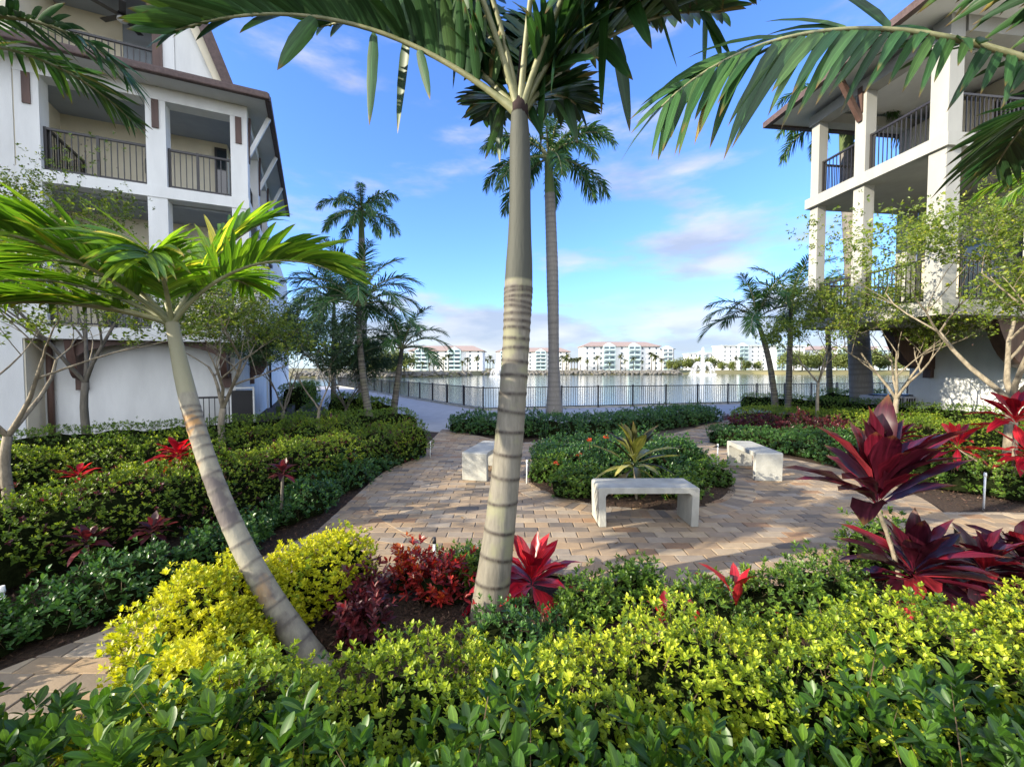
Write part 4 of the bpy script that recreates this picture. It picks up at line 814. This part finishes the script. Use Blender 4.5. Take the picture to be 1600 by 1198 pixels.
g = np.random.default_rng(8); b = MB()                         # boulders of the far bank
ico = [(0,0,1),(.894,0,.447),(.276,.851,.447),(-.724,.526,.447),(-.724,-.526,.447),(.276,-.851,.447),(.724,.526,-.447),(-.276,.851,-.447),(-.894,0,-.447),(-.276,-.851,-.447),(.724,-.526,-.447),(0,0,-1)]
icf = [(0,1,2),(0,2,3),(0,3,4),(0,4,5),(0,5,1),(1,6,2),(2,7,3),(3,8,4),(4,9,5),(5,10,1),(6,7,2),(7,8,3),(8,9,4),(9,10,5),(10,6,1),(11,7,6),(11,8,7),(11,9,8),(11,10,9),(11,6,10)]
for i in range(900):
    x = g.uniform(-16, 100) if i < 620 else g.uniform(-80, -20); y = np.interp(x, [s[0] for s in sh], [s[1] for s in sh]); t = g.random(); s = g.uniform(.3, .95)
    c = np.array([x, y - 3.5 + 7 * t, WZ + .1 + 2.1 * t ** .7]); n = len(b.v)
    for v in ico: b.v.append(tuple(c + np.array(v) * s * g.uniform(.7, 1.25, 3) * [1.3, 1, .8]))
    for f in icf: b.f.append(tuple(n + k for k in f)); b.mi.append(0); b.sm.append(False)
tag(b.build('shore_rocks', M_ROCK), 'grey boulders heaped along the far bank of the lake', None, None, 'stuff')
def fountain(label, px, y, h, seed):
    g = np.random.default_rng(seed); p = atY(px, 575, y); r = empty('lake_fountain', (p.x, y, WZ)); tag(r, label, 'fountain')
    def jet(name, ang, reach, top, n, w):
        lv = Leaves(); t = g.random(n) ** .8; x = reach * t; z = top * (1 - (2 * t - 1) ** 2) if reach else top * t; sp = w * (.25 + t if reach else (.35 + (1 - t) * 1.0))
        P = np.stack([x * math.cos(ang), x * math.sin(ang), z], 1) + g.normal(0, 1, (n, 3)) * sp[:, None] * [1, 1, .6]; P[:, 2] = np.maximum(P[:, 2], .02)
        lv.blades(P, np.tile([0, 0, 1.], (n, 1)) + g.normal(0, .25, (n, 3)), rnd(g, n), g.uniform(.25, .8, n) * h / 9, g.uniform(.06, .16, n) * h / 9, T_LO, g.random(n)); link(name, lv.mesh(name, M_SPRAY), r)
    jet('centre_jet', 0, 0, h, 2600, h * .036)
    for k in range(8): jet('side_jet', 2 * math.pi * k / 8 + .3, h * .42, h * .45, 380, h * .022)
    lv = Leaves(); n = 1500; a = g.random(n) * 6.28; q = h * .48 * np.sqrt(g.random(n)); P = np.stack([q * np.cos(a), q * np.sin(a), g.random(n) ** 2 * h * .09], 1)
    lv.blades(P, rnd(g, n), rnd(g, n), h * .035, h * .015, T_LO, g.random(n)); link('splash', lv.mesh('splash', M_SPRAY), r)
fountain('large white fountain jet on the lake between the tall block and the right palms', 1098, 205, 13.0, 3)
fountain('smaller white fountain jet on the lake just left of the ringed palm trunk', 776, 172, 6.6, 4)
# ------------------------------------------------------------------ palms
FM = [M_PALMD, M_PETI]
# --- the ringed palm in the middle of the picture
b0 = at(766, 972); root = empty('palm_tree', (b0.x, b0.y, 0)); tag(root, 'palm with thick ringed trunk in the centre, rising from the near bed beside red leaves', 'palm tree')
pl = [(762, 972, 3.13), (772, 900, 3.14), (795, 700, 3.18), (812, 440, 3.25), (812, 300, 3.28), (812, 178, 3.3)]
pts = [atY(px, py, y) - Vector((b0.x, b0.y, 0)) for px, py, y in pl]; pts[0].z = -.02
ringp = [.03, .075, .125, .178, .232, .282, .327, .370, .410, .445, .478, .508, .532, .553, .571, .587, .601, .613, .624, .634, .643, .651]
CT = .664
pth = [pts[0] + (pts[1] - pts[0]) * f for f in (0,)] + pts[1:]
# arc-length resample so that ring heights are true distances
def resample(P, n):
    P = np.array(P); s = np.concatenate([[0], np.cumsum(np.linalg.norm(np.diff(P, axis=0), axis=1))]); u = np.linspace(0, s[-1], n); return np.stack([np.interp(u, s, P[:, i]) for i in range(3)], 1)
rad = [.140, .134, .126, .119, .114, .110, .107, .108, .105, .103, .102, .100, .103, .108, .102, .090, .083, .080, .080, .078, .062]
link('trunk', trunk_mesh('trunk', resample(pth, 14), rad, ringp, M_TRUNK, CT, 32, step=.010, seed=3, ringw=.0145, bulge=.004), root)
CR = pts[-1]
def near_frond(seed, L, e0, bend, yaw=0, v=38, v2=None, ll=.68, lw=.105, nl=54, roll=0., hang=.17, **k):
    return frond_mesh('frond', L, e0, bend, nl, ll, lw, FM, seed, hang=hang, v=v, v2=v2, plum=14, tm=T_PL, petiole=k.pop('pet', .15), tip=.5, a0=70, a1=26, yaw=yaw, rr=.019, roll=roll, ragged=.35, stray=.03, pb=.7, **k)
NF = [  # azimuth from +X, length, elevation at the base, bend, yaw, up-angle of the leaflets
    (178, 2.75, 38, 64, 8, 55, 66, 1), (158, 2.4, 52, 50, 0, 45, 55, 15), (-8, 2.2, 60, 45, 0, 40, 10, 16), (22, 2.5, 50, 40, 0, 40, 30, 2), (-42, 2.3, 62, 50, 0, 30, 34, 3), (-75, 2.4, 72, 50, 10, 35, 35, 4), (125, 2.2, 70, 50, 0, 30, 30, 5),
    (75, 1.9, 76, 55, 0, 20, 20, 6), (-140, 2.3, 66, 50, 0, 40, 40, 7), (155, 2.2, 72, 45, 0, 35, 35, 8), (12, 2.3, 62, 70, -10, 15, 0, 9), (50, 1.0, 48, 50, 0, 12, 12, 10), (110, 1.05, 48, 50, 0, 15, 15, 13), (215, 1.9, 76, 40, 0, 35, 35, 12)]
for az, L, e0, bd, yw, v, v2, sd_ in NF: link('frond', near_frond(sd_, L, e0, bd, yw, v, v2, pet=.42 if az in (-42, -75, -140, 155, 215) else .15, ll=.44 if az in (50, 75, 110, 125) else .68), root, CR, R(az))
m = MB(); m.tube([CR + Vector((0, 0, -.05)), CR + Vector((.0, 0, .06)), CR + Vector((.01, 0, .25)), CR + Vector((.01, 0, .5))], [.064, .066, .03, .01], 14); m.build('dry_sheath', M_STONE, root)
# --- the young palm leaning to the left
b0 = at(500, 1048); root = empty('palm_tree', (b0.x, b0.y, 0)); tag(root, 'young palm leaning left out of the golden shrub, mottled orange and grey trunk', 'palm tree')
pl = [(502, 1050, 2.58), (440, 960, 2.62), (385, 870, 2.68), (345, 780, 2.76), (310, 680, 2.84), (290, 600, 2.92), (278, 550, 2.97), (268, 505, 3.0)]
pts = [atY(px, py, y) - Vector((b0.x, b0.y, 0)) for px, py, y in pl]
link('trunk', trunk_mesh('trunk', resample(pts, 14), [.090, .084, .077, .071, .067, .063, .060, .057, .055, .054, .056, .052, .044, .040], [.04, .09, .145, .20, .26, .315, .37, .42, .47, .52, .565, .605, .64, .67, .695, .717, .737, .755], M_TRUNKL, .79, 26, step=.010, seed=5, ringw=.010, bulge=.003), root)
CR = pts[-1]; FL_ = [M_PALML, M_PETI]
def young(seed, L, e0, bend, yaw=0, v=35, v2=None, ll=.58, lw=.050, nl=44, hang=.32, a0=62, roll=0): return frond_mesh('frond', L, e0, bend, nl, ll, lw, FL_, seed, hang=hang, v=v, v2=v2, plum=9, tm=T_PL, petiole=.2, tip=.55, a0=a0, a1=22, yaw=yaw, rr=.012, roll=roll, dry=.1)
for az, L, e0, bd, yw, v, v2, sd_ in ((8, 1.25, 52, 78, 0, 45, 45, 21), (170, 1.55, 42, 62, 0, 30, 40, 22), (195, 1.5, 16, 45, 0, 22, 35, 23), (183, 1.6, 30, 60, 0, 25, 30, 31), (-120, 1.25, 42, 50, 0, 25, 30, 24), (140, 1.4, 52, 70, 0, 30, 30, 25), (60, 1.1, 66, 30, 0, 35, 35, 26), (-160, 1.35, 18, 40, 0, 20, 25, 27), (95, 1.2, 48, 60, 0, 30, 30, 28), (215, 1.2, 55, 60, 0, 32, 32, 29), (-60, .85, 60, 90, 0, 35, 35, 30)):
    link('frond', young(sd_, L, e0, bd, yw, v, v2), root, CR, R(az))
# --- palms whose trunks stand outside the picture: their fronds reach in at the right and at the top left
def side_palm(name, label, base, top, specs, mats, ll=.6, lw=.06, seed=40, r=(.14, .10, .09)):
    root = empty('palm_tree', base); tag(root, label, 'palm tree'); t = Vector(top) - Vector(base)
    link('trunk', trunk_mesh('trunk', [t * f for f in (0, .33, .66, 1)], r, [i / 22 for i in range(1, 17)], M_TRUNK, .78, 16, step=.03, seed=seed), root)
    for i, (az, L, e0, bd, v, v2, yw, *pw) in enumerate(specs): link('frond', frond_mesh('frond', L, e0, bd, 46, ll, lw, mats, seed + i, hang=.3, v=v, v2=v2, plum=15, tm=T_PL, petiole=.22, tip=.45, a0=68, a1=24, yaw=yw, rr=.022, ragged=.3, pow_=pw[0] if pw else 1.35), root, t, R(az))
side_palm('palm_tree', 'palm beyond the right edge whose large dark frond reaches over the porches', (4.5, 2.95, 0), (4.35, 3.0, 3.70),
    [(178, 3.5, 24, 72, -64, 40, 0, 1.9), (150, 2.4, 74, 34, -30, -30, 0), (200, 2.3, 74, 40, -20, -20, 0), (120, 2.1, 76, 34, 5, 5, 0), (60, 2.2, 40, 70, 15, 15, 0), (0, 2.2, 35, 70, 15, 15, 0), (-60, 2.2, 40, 70, 15, 15, 0), (235, 2.2, 64, 60, 15, 15, 0)], FM, .78, .078)
side_palm('palm_tree', 'drooping yellow green frond of a palm at the right edge beside the pale branched tree', (8.3, 5.5, 0), (8.2, 5.5, 4.15),
    [(172, 1.75, 30, 75, -10, -10, 0), (140, 1.7, 45, 80, 0, 0, 0), (205, 1.6, 20, 80, -5, -5, 0), (60, 1.7, 45, 80, 10, 10, 0), (0, 1.7, 40, 80, 10, 10, 0), (-80, 1.7, 40, 80, 10, 10, 0)], [M_PALML, M_PETI], .42, .04, 60)
side_palm('palm_tree', 'palm beyond the left edge, one hanging frond tip in the top left corner', (-5.6, 3.6, 0), (-5.35, 3.7, 4.6),
    [(12, 2.0, 38, 95, 8, 8, 0), (75, 2.1, 45, 80, 15, 15, 0), (140, 2.1, 45, 80, 15, 15, 0), (210, 2.1, 45, 80, 15, 15, 0), (280, 2.1, 45, 80, 15, 15, 0), (330, 2.0, 60, 60, 15, 15, 0)], FM, .5, .05, 80)
# --- royal palms and the slimmer palms near the fence
RF = [frond_mesh('frond', 2.9, e, bd, 95, .58, .056, [M_PALM, M_PETI], s, hang=.45, v=10, plum=32, tm=T_S3, petiole=.12, tip=.35, a0=75, a1=35, rr=.035) for s, e, bd in ((101, 62, 110), (102, 38, 100), (103, 12, 85), (104, -12, 62))]
def royal(label, base, top, rad, seed, fs=1., n=16):
    fr = [(RF[min(3, int(i / n * 4))], i * 137.5 + (i * 37 % 20), 1.0 - .02 * (i % 4)) for i in range(n)]
    r = palm('royal_palm', label, base, top, rad, fr, M_TRUNKR, 46, .86, None, (.05, 0), seed, fs, 20, .06, .03)
    t = Vector(top) - Vector(base); m = MB(); m.tube([t, t + Vector((.06, 0, .6 * fs)), t + Vector((.10, .0, 1.7 * fs))], [.06, .03, .008], 6); m.build('spear_leaf', M_PALM, r); return r
b0 = at(866, 648); tp = atY(857, 246, b0.y); royal('tall royal palm behind the dark hedge, right beside the ringed palm trunk', (b0.x, b0.y, 0), tp, [.36, .26, .22, .21, .22, .235, .23, .22, .21, .19, .14], 1, 1.05)
b0 = Vector((px_at(566, 21), 21, 0)); royal('slender royal palm beside the left building, highest of the left palms', b0, atY(564, 330, 21), [.27, .21, .19, .18, .18, .19, .18, .17, .16, .14, .1], 2, .78)
b0 = Vector((px_at(1350, 15.2), 15.2, 0)); royal('royal palm with thick grey trunk behind the right building porch', b0, atY(1318, 168, 15.2), [.36, .34, .33, .31, .30, .29, .28, .27, .25, .2, .14], 3, .86)
PF = [frond_mesh('frond', 1.9, e, bd, 52, .55, .034, [M_PALM, M_PETI], s, hang=.3, v=18, plum=12, tm=T_S3, petiole=.16, tip=.4, a0=70, a1=26, rr=.018) for s, e, bd in ((111, 74, 60), (112, 55, 88), (113, 36, 95), (114, 14, 82))]
def slim(label, bpx, by, tpx, tpy, n, fs, seed, rad=(.13, .11, .10, .09, .085, .06), bow=(0, 0), dz=0):
    b = Vector((px_at(bpx, by), by, 0)); fr = [(PF[min(3, int(i / n * 4))], i * 137.5 + seed * 50, 1 - .03 * (i % 3)) for i in range(n)]
    return palm('palm_tree', label, b, atY(tpx, tpy, by + dz), rad, fr, M_TRUNK, 34, .8, None, bow, seed, fs, 14, .04, .02)
slim('short palm with drooping fronds at the front of the left hedge, nearest the fence corner', 611, 13.6, 628, 545, 15, .95, 4)
slim('bushy palm beside the slender royal palm', 580, 12.8, 560, 478, 22, 1.15, 5, bow=(-.1, 0))
slim('curved palm with low drooping fronds in front of the lake, left of the right building', 1213, 15.5, 1182, 498, 13, 1.12, 6, bow=(.18, 0))
slim('upright palm with fan of stiff fronds between the curved palm and the right building', 1233, 15.8, 1236, 478, 13, 1.22, 7)
slim('palm half hidden by small trees beside the far column of the right building', 1300, 16.8, 1292, 470, 12, 1.0, 8)
slim('dark palm behind the small trees at the lake end of the left building', 520, 18.5, 522, 470, 20, 1.25, 9)
# ------------------------------------------------------------------ hedges and shrubs
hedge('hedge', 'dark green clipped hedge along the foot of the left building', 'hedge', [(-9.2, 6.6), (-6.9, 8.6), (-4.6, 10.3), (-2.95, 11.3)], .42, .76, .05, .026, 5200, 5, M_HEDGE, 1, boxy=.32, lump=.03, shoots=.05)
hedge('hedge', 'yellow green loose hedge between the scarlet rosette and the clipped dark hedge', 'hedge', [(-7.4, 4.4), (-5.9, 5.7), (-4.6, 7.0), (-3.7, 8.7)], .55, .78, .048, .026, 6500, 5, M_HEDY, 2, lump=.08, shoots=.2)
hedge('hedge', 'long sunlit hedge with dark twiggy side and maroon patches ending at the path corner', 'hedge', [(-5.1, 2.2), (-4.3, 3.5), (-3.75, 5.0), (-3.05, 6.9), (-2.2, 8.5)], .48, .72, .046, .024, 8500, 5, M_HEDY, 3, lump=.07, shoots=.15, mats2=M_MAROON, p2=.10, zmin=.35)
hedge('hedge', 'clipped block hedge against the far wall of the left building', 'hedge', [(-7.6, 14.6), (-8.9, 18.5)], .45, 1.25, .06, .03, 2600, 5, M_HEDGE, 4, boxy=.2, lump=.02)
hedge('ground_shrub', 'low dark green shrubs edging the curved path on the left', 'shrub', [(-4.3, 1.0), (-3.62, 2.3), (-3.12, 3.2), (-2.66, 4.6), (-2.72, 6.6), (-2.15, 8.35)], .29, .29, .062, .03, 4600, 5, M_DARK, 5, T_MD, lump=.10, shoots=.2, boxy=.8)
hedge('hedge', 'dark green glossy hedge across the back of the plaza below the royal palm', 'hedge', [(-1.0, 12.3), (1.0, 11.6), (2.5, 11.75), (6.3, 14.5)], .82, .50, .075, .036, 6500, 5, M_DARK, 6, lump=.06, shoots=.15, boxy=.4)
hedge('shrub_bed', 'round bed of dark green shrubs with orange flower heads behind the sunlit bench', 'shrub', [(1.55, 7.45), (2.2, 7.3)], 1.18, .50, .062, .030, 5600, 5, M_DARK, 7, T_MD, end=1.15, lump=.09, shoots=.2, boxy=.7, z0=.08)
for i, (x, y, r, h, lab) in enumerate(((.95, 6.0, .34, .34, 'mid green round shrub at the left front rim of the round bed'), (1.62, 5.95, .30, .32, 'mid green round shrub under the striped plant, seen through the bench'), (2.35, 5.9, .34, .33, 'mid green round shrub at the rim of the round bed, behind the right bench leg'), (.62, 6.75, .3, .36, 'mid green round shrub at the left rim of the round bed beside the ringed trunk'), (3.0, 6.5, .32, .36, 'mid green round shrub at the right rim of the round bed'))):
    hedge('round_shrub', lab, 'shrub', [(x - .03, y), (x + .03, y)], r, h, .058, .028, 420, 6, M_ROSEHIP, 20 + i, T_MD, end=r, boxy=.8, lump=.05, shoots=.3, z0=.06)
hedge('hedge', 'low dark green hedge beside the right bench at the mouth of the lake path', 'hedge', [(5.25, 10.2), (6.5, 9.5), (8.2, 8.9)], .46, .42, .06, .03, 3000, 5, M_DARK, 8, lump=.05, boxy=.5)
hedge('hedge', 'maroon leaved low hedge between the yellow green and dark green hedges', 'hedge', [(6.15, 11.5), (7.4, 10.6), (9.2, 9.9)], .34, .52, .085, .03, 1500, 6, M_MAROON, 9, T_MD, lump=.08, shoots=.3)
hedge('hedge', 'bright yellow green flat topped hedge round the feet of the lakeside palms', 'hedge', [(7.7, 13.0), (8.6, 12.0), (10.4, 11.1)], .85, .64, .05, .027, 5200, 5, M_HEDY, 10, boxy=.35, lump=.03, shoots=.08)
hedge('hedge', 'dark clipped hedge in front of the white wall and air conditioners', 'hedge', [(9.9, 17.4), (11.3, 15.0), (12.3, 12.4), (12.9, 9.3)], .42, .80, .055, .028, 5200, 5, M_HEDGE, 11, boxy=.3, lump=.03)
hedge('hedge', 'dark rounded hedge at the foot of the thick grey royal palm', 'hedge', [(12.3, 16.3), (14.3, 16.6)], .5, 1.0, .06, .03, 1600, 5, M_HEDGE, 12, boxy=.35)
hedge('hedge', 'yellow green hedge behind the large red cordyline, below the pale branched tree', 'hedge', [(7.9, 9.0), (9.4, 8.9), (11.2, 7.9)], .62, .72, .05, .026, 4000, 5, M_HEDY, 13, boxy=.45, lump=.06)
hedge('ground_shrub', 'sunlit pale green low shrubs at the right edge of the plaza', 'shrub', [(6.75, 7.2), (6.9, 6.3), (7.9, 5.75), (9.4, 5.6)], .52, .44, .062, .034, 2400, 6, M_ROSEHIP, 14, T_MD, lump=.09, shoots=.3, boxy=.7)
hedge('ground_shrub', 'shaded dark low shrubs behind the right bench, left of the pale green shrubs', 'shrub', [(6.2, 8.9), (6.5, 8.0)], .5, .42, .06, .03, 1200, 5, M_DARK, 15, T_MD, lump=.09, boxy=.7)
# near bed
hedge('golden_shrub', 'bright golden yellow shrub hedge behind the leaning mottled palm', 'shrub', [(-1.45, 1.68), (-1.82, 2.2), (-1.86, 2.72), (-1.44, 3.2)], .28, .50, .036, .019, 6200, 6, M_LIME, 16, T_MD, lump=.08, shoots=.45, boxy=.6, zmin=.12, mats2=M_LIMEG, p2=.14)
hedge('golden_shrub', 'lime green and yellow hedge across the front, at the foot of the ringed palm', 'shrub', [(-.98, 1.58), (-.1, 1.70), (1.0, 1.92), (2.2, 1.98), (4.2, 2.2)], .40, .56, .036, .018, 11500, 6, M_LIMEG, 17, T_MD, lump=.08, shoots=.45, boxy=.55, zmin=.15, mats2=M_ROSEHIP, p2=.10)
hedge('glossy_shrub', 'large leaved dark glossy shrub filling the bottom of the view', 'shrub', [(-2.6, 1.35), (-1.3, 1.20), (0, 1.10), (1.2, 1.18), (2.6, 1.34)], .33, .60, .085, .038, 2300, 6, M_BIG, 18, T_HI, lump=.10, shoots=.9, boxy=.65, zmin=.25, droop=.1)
for i, (x, y, r, h, lab) in enumerate(((1.0, 3.28, .17, .27, 'small pale green sprig plant between lime hedge and paving, left of the scarlet leaves'), (1.95, 3.05, .26, .32, 'pale green bushy shrub left of the large red cordyline at the paving edge'), (2.45, 3.15, .24, .36, 'pale green bushy shrub touching the large red cordyline'), (-.45, 3.55, .2, .26, 'small green shrub between the red croton and the ringed trunk'), (.55, 3.05, .24, .2, 'low green shrub right of the red leaves at the ringed trunk'), (1.4, 2.95, .3, .17, 'low green shrub under the scarlet leaves and white riser'), (3.35, 3.75, .24, .42, 'grey green shrub behind the dark red cluster'), (.1, 2.6, .3, .16, 'low dark green shrub hugging the foot of the ringed palm'))):
    hedge('small_shrub', lab, 'shrub', [(x - .03, y), (x + .03, y)], r, h, .055, .021, 330, 7, (M_ROSEHIP if i != 7 else M_DARK), 40 + i, T_MD, end=r, boxy=.85, lump=.08, shoots=.6)
for i, (x, y, r, h, mt, lab) in enumerate(((-1.13, 3.12, .16, .30, M_MAROON, 'dark maroon croton nearest the golden shrub'), (-.82, 3.42, .16, .30, M_CROTON, 'red and orange croton beside the white topped riser'), (-.55, 3.3, .13, .22, M_CROTON, 'small red croton next to the ringed trunk'), (-1.0, 2.75, .12, .26, M_MAROON, 'small dark maroon croton on the open mulch'))):
    hedge('croton', lab, 'shrub', [(x - .03, y), (x + .03, y)], r, h, .075, .028, 150, 6, mt, 60 + i, T_MD, end=r, boxy=.85, lump=.06, shoots=.5)
for i, (px, py, y) in enumerate(((921, 689, 6.8), (947, 684, 7.0), (905, 712, 6.5), (1010, 682, 7.2), (868, 725, 6.5))):
    p = atY(px, py, y); lv = Leaves(); g = np.random.default_rng(i); n = 60; d = rnd(g, n); d[:, 2] = np.abs(d[:, 2]); P = d * .035 * g.random((n, 1)) + [0, 0, .0]
    lv.blades(P, d, rnd(g, n), .028, .02, T_LO, g.random(n)); o = link('flower_head', lv.mesh('flower_head', M_FLOWER), None, p)
    m = MB(); m.tube([(0, 0, 0), (.01, 0, -.22)], .004, 5); m.build('stalk', M_TWIG, o)
    tag(o, 'orange flower head among the dark shrubs of the round bed', 'flower', 'orange flowers in the round bed')
# ---- red leaved plants
ti_plant('cordyline', 'red leaved cordyline right behind the foot of the ringed palm', (.16, 3.35, .0), [((0, 0, .10), 30, .44, .10, -8, 78), ((-.30, -.05, .08), 12, .36, .085, 5, 70)], M_TIB, 1)
ti_plant('cordyline', 'large deep red cordyline with tall bare stem and two rosettes, right of the plaza', (2.98, 3.15, 0), [((-.27, -.05, .84), 36, .76, .165, 34, 89), ((-.03, -.1, .30), 44, .52, .115, -8, 78)], M_TI, 2)
ti_plant('cordyline', 'low dark crimson cordyline cluster right of the large deep red one', (3.75, 3.3, 0), [((0, 0, .22), 34, .42, .11, -10, 75), ((-.3, .12, .16), 22, .36, .10, -5, 70), ((.42, .1, .25), 26, .42, .11, -5, 75)], M_TI, 3)
ti_plant('cordyline', 'small upright scarlet cordyline in front of the white riser', (1.62, 3.0, 0), [((0, 0, .10), 7, .42, .075, 38, 88)], M_TIB, 4)
ti_plant('cordyline', 'single scarlet leaf shoot among lime leaves, left of the upright scarlet cordyline', (.98, 2.72, 0), [((0, 0, .16), 3, .25, .06, 50, 88)], M_TIB, 5)
ti_plant('cordyline', 'tiny orange red leaf shoot between the single leaf and upright scarlet cordyline', (1.22, 2.75, 0), [((0, 0, .14), 4, .19, .05, 20, 80)], M_TIB, 6)
ti_plant('cordyline', 'yellow and dark striped cordyline standing in the round bed behind the sunlit bench', (1.70, 5.72, .05), [((-.03, 0, .46), 30, .66, .105, -12, 86)], M_TIY, 7)
ti_plant('cordyline', 'tall pinkish red cordyline at the right edge above the pale green shrubs', (7.35, 6.15, 0), [((0, 0, 1.05), 26, .62, .13, -10, 84), ((.1, -.1, .55), 22, .55, .12, -20, 60), ((-.5, .3, .62), 20, .5, .11, -15, 75)], M_TIB, 8)
ti_plant('cordyline', 'dark maroon cordyline left of the tall pinkish red one', (6.35, 6.9, 0), [((0, 0, .62), 24, .48, .10, -15, 80)], M_TI, 9)
ti_plant('cordyline', 'flat scarlet rosette on a stem between the two left hedges', (-4.22, 5.3, 0), [((0, 0, .74), 26, .34, .085, -8, 62)], M_TIB, 10)
ti_plant('cordyline', 'small orange red rosette at the far left of the sunlit hedge', (-4.45, 4.3, 0), [((0, 0, .74), 14, .22, .05, 0, 75)], M_TIB, 11)
for i, (px, py, y, z, L, lab) in enumerate(((462, 690, 8.6, .5, .40, 'dusky red rosette below the dark leaved young tree, left one of the pair'), (516, 672, 9.4, .55, .36, 'dusky red rosette right of the dark young tree trunk'), (448, 712, 7.6, .42, .34, 'lowest dusky red rosette in the left bed'), (388, 712, 7.2, .55, .26, 'small faded maroon rosette right of the leaning trunk'), (235, 838, 3.75, .38, .24, 'dark red rosette on thin stem in the shaded soil left of the leaning trunk'), (130, 850, 3.45, .40, .24, 'dark maroon plant on bent stem in the shaded soil at far left'), (438, 745, 4.9, .62, .26, 'maroon rosette against the dark side of the long hedge'))):
    p = atY(px, py, y); ti_plant('cordyline', lab, (p.x, y, 0), [((.03, 0, z), 20, L * (.8 if i > 3 else 1), .065, -10, 78)], M_MAROON, 30 + i, stemmat=M_BARKD)
# ---- small trees
tree('crape_myrtle', 'bare branched small tree with sparse leaves in front of the left building arch', (-5.2, 7.55, 0), 3.3, .95, 4, 1.15, 4, .075, .036, 5, M_TREEL, M_BARK, 1, r0=.055, len0=.32, dens=.7, seedpods=.12)
tree('crape_myrtle', 'pale trunked small tree cut by the left edge, low branches spreading right', (-5.72, 4.75, 0), 3.0, 1.15, 4, 1.1, 4, .072, .036, 5, M_TREEL, M_BARK, 12, r0=.045, len0=.36, dens=.75)
tree('crape_myrtle', 'taller leafy tree behind the young palm against the left porch', (-8.0, 7.9, 0), 5.2, .75, 3, 1.6, 4, .075, .036, 5, M_TREEL, M_BARKD, 3, r0=.06, len0=.30, seedpods=.2)
tree('young_tree', 'slim dark leaved young tree left of the bushy palm', (-4.5, 9.8, 0), 3.5, .6, 2, .9, 4, .07, .032, 6, M_TREED, M_BARK, 4, r0=.035, len0=.32)
tree('young_tree', 'dark dense young tree against the lake end of the left building', (-6.3, 11.6, 0), 4.0, .7, 3, .7, 4, .075, .034, 6, M_TREED, M_BARKD, 5, r0=.04, len0=.30)
tree('crape_myrtle', 'thin trunked small tree in the yellow green hedge right of the lakeside palms', (8.55, 11.8, 0), 3.6, .85, 3, 1.45, 4, .08, .040, 4, M_TREEL, M_BARK, 6, r0=.042, len0=.30)
tree('crape_myrtle', 'vase shaped small tree in front of the air conditioners and dark bracket', (10.2, 11.2, 0), 4.2, .85, 5, 1.05, 4, .08, .040, 4, M_TREEL, M_BARK, 27, r0=.06, len0=.32, seedpods=.12)
tree('crape_myrtle', 'large pale branched tree with yellow green leaves before the white wall at the right edge', (9.25, 7.8, 0), 5.0, 1.0, 5, 1.25, 4, .085, .044, 5, M_TREEL, M_BARK, 28, r0=.085, len0=.34)
tree('young_tree', 'dense dark green bushy tree between the slim dark young tree and the slender royal palm', (-5.6, 14.2, 0), 4.2, .8, 4, .5, 4, .09, .042, 8, M_TREED, M_BARKD, 15, r0=.045, len0=.30)
hedge('hedge', 'dark green rounded hedge under the left palms beside the lake promenade', 'hedge', [(-6.4, 15.6), (-4.2, 13.6)], .5, .9, .06, .03, 2200, 5, M_HEDGE, 71, lump=.06)
# ---- irrigation risers
def riser(px, py, y, h, lab, cap):
    p = atY(px, py, y); r = empty('sprinkler_riser', (p.x, y, 0)); tag(r, lab, 'sprinkler', 'white irrigation risers in the beds'); m = MB(); m.tube([(0, 0, 0), (.004, 0, h)], .011, 10); m.build('pipe', M_PVC, r)
    m = MB(); m.tube([(.004, 0, h), (.004, 0, h + .015), (.005, 0, h + .05)], [.016, .017, .013], 10); m.build('nozzle', M_BLACK if cap else M_PVC, r)
for a in ((678, 880, 3.5, .40, 'white riser with black cap beside the red and orange croton', 1), (1142, 920, 3.05, .30, 'white riser with black cap beside the upright scarlet cordyline', 1), (5, 975, 2.9, .30, 'white riser at the far left edge in the dark low shrubs', 0), (672, 700, 8.6, .32, 'white riser at the path corner by the long hedge end', 0), (823, 730, 6.6, .38, 'white riser in the round bed right of the ringed trunk', 0), (1121, 712, 7.6, .45, 'white riser in the round bed left of the shaded bench', 0), (1538, 765, 5.5, .45, 'white riser in the pale green shrubs at the right', 0)): riser(*a)
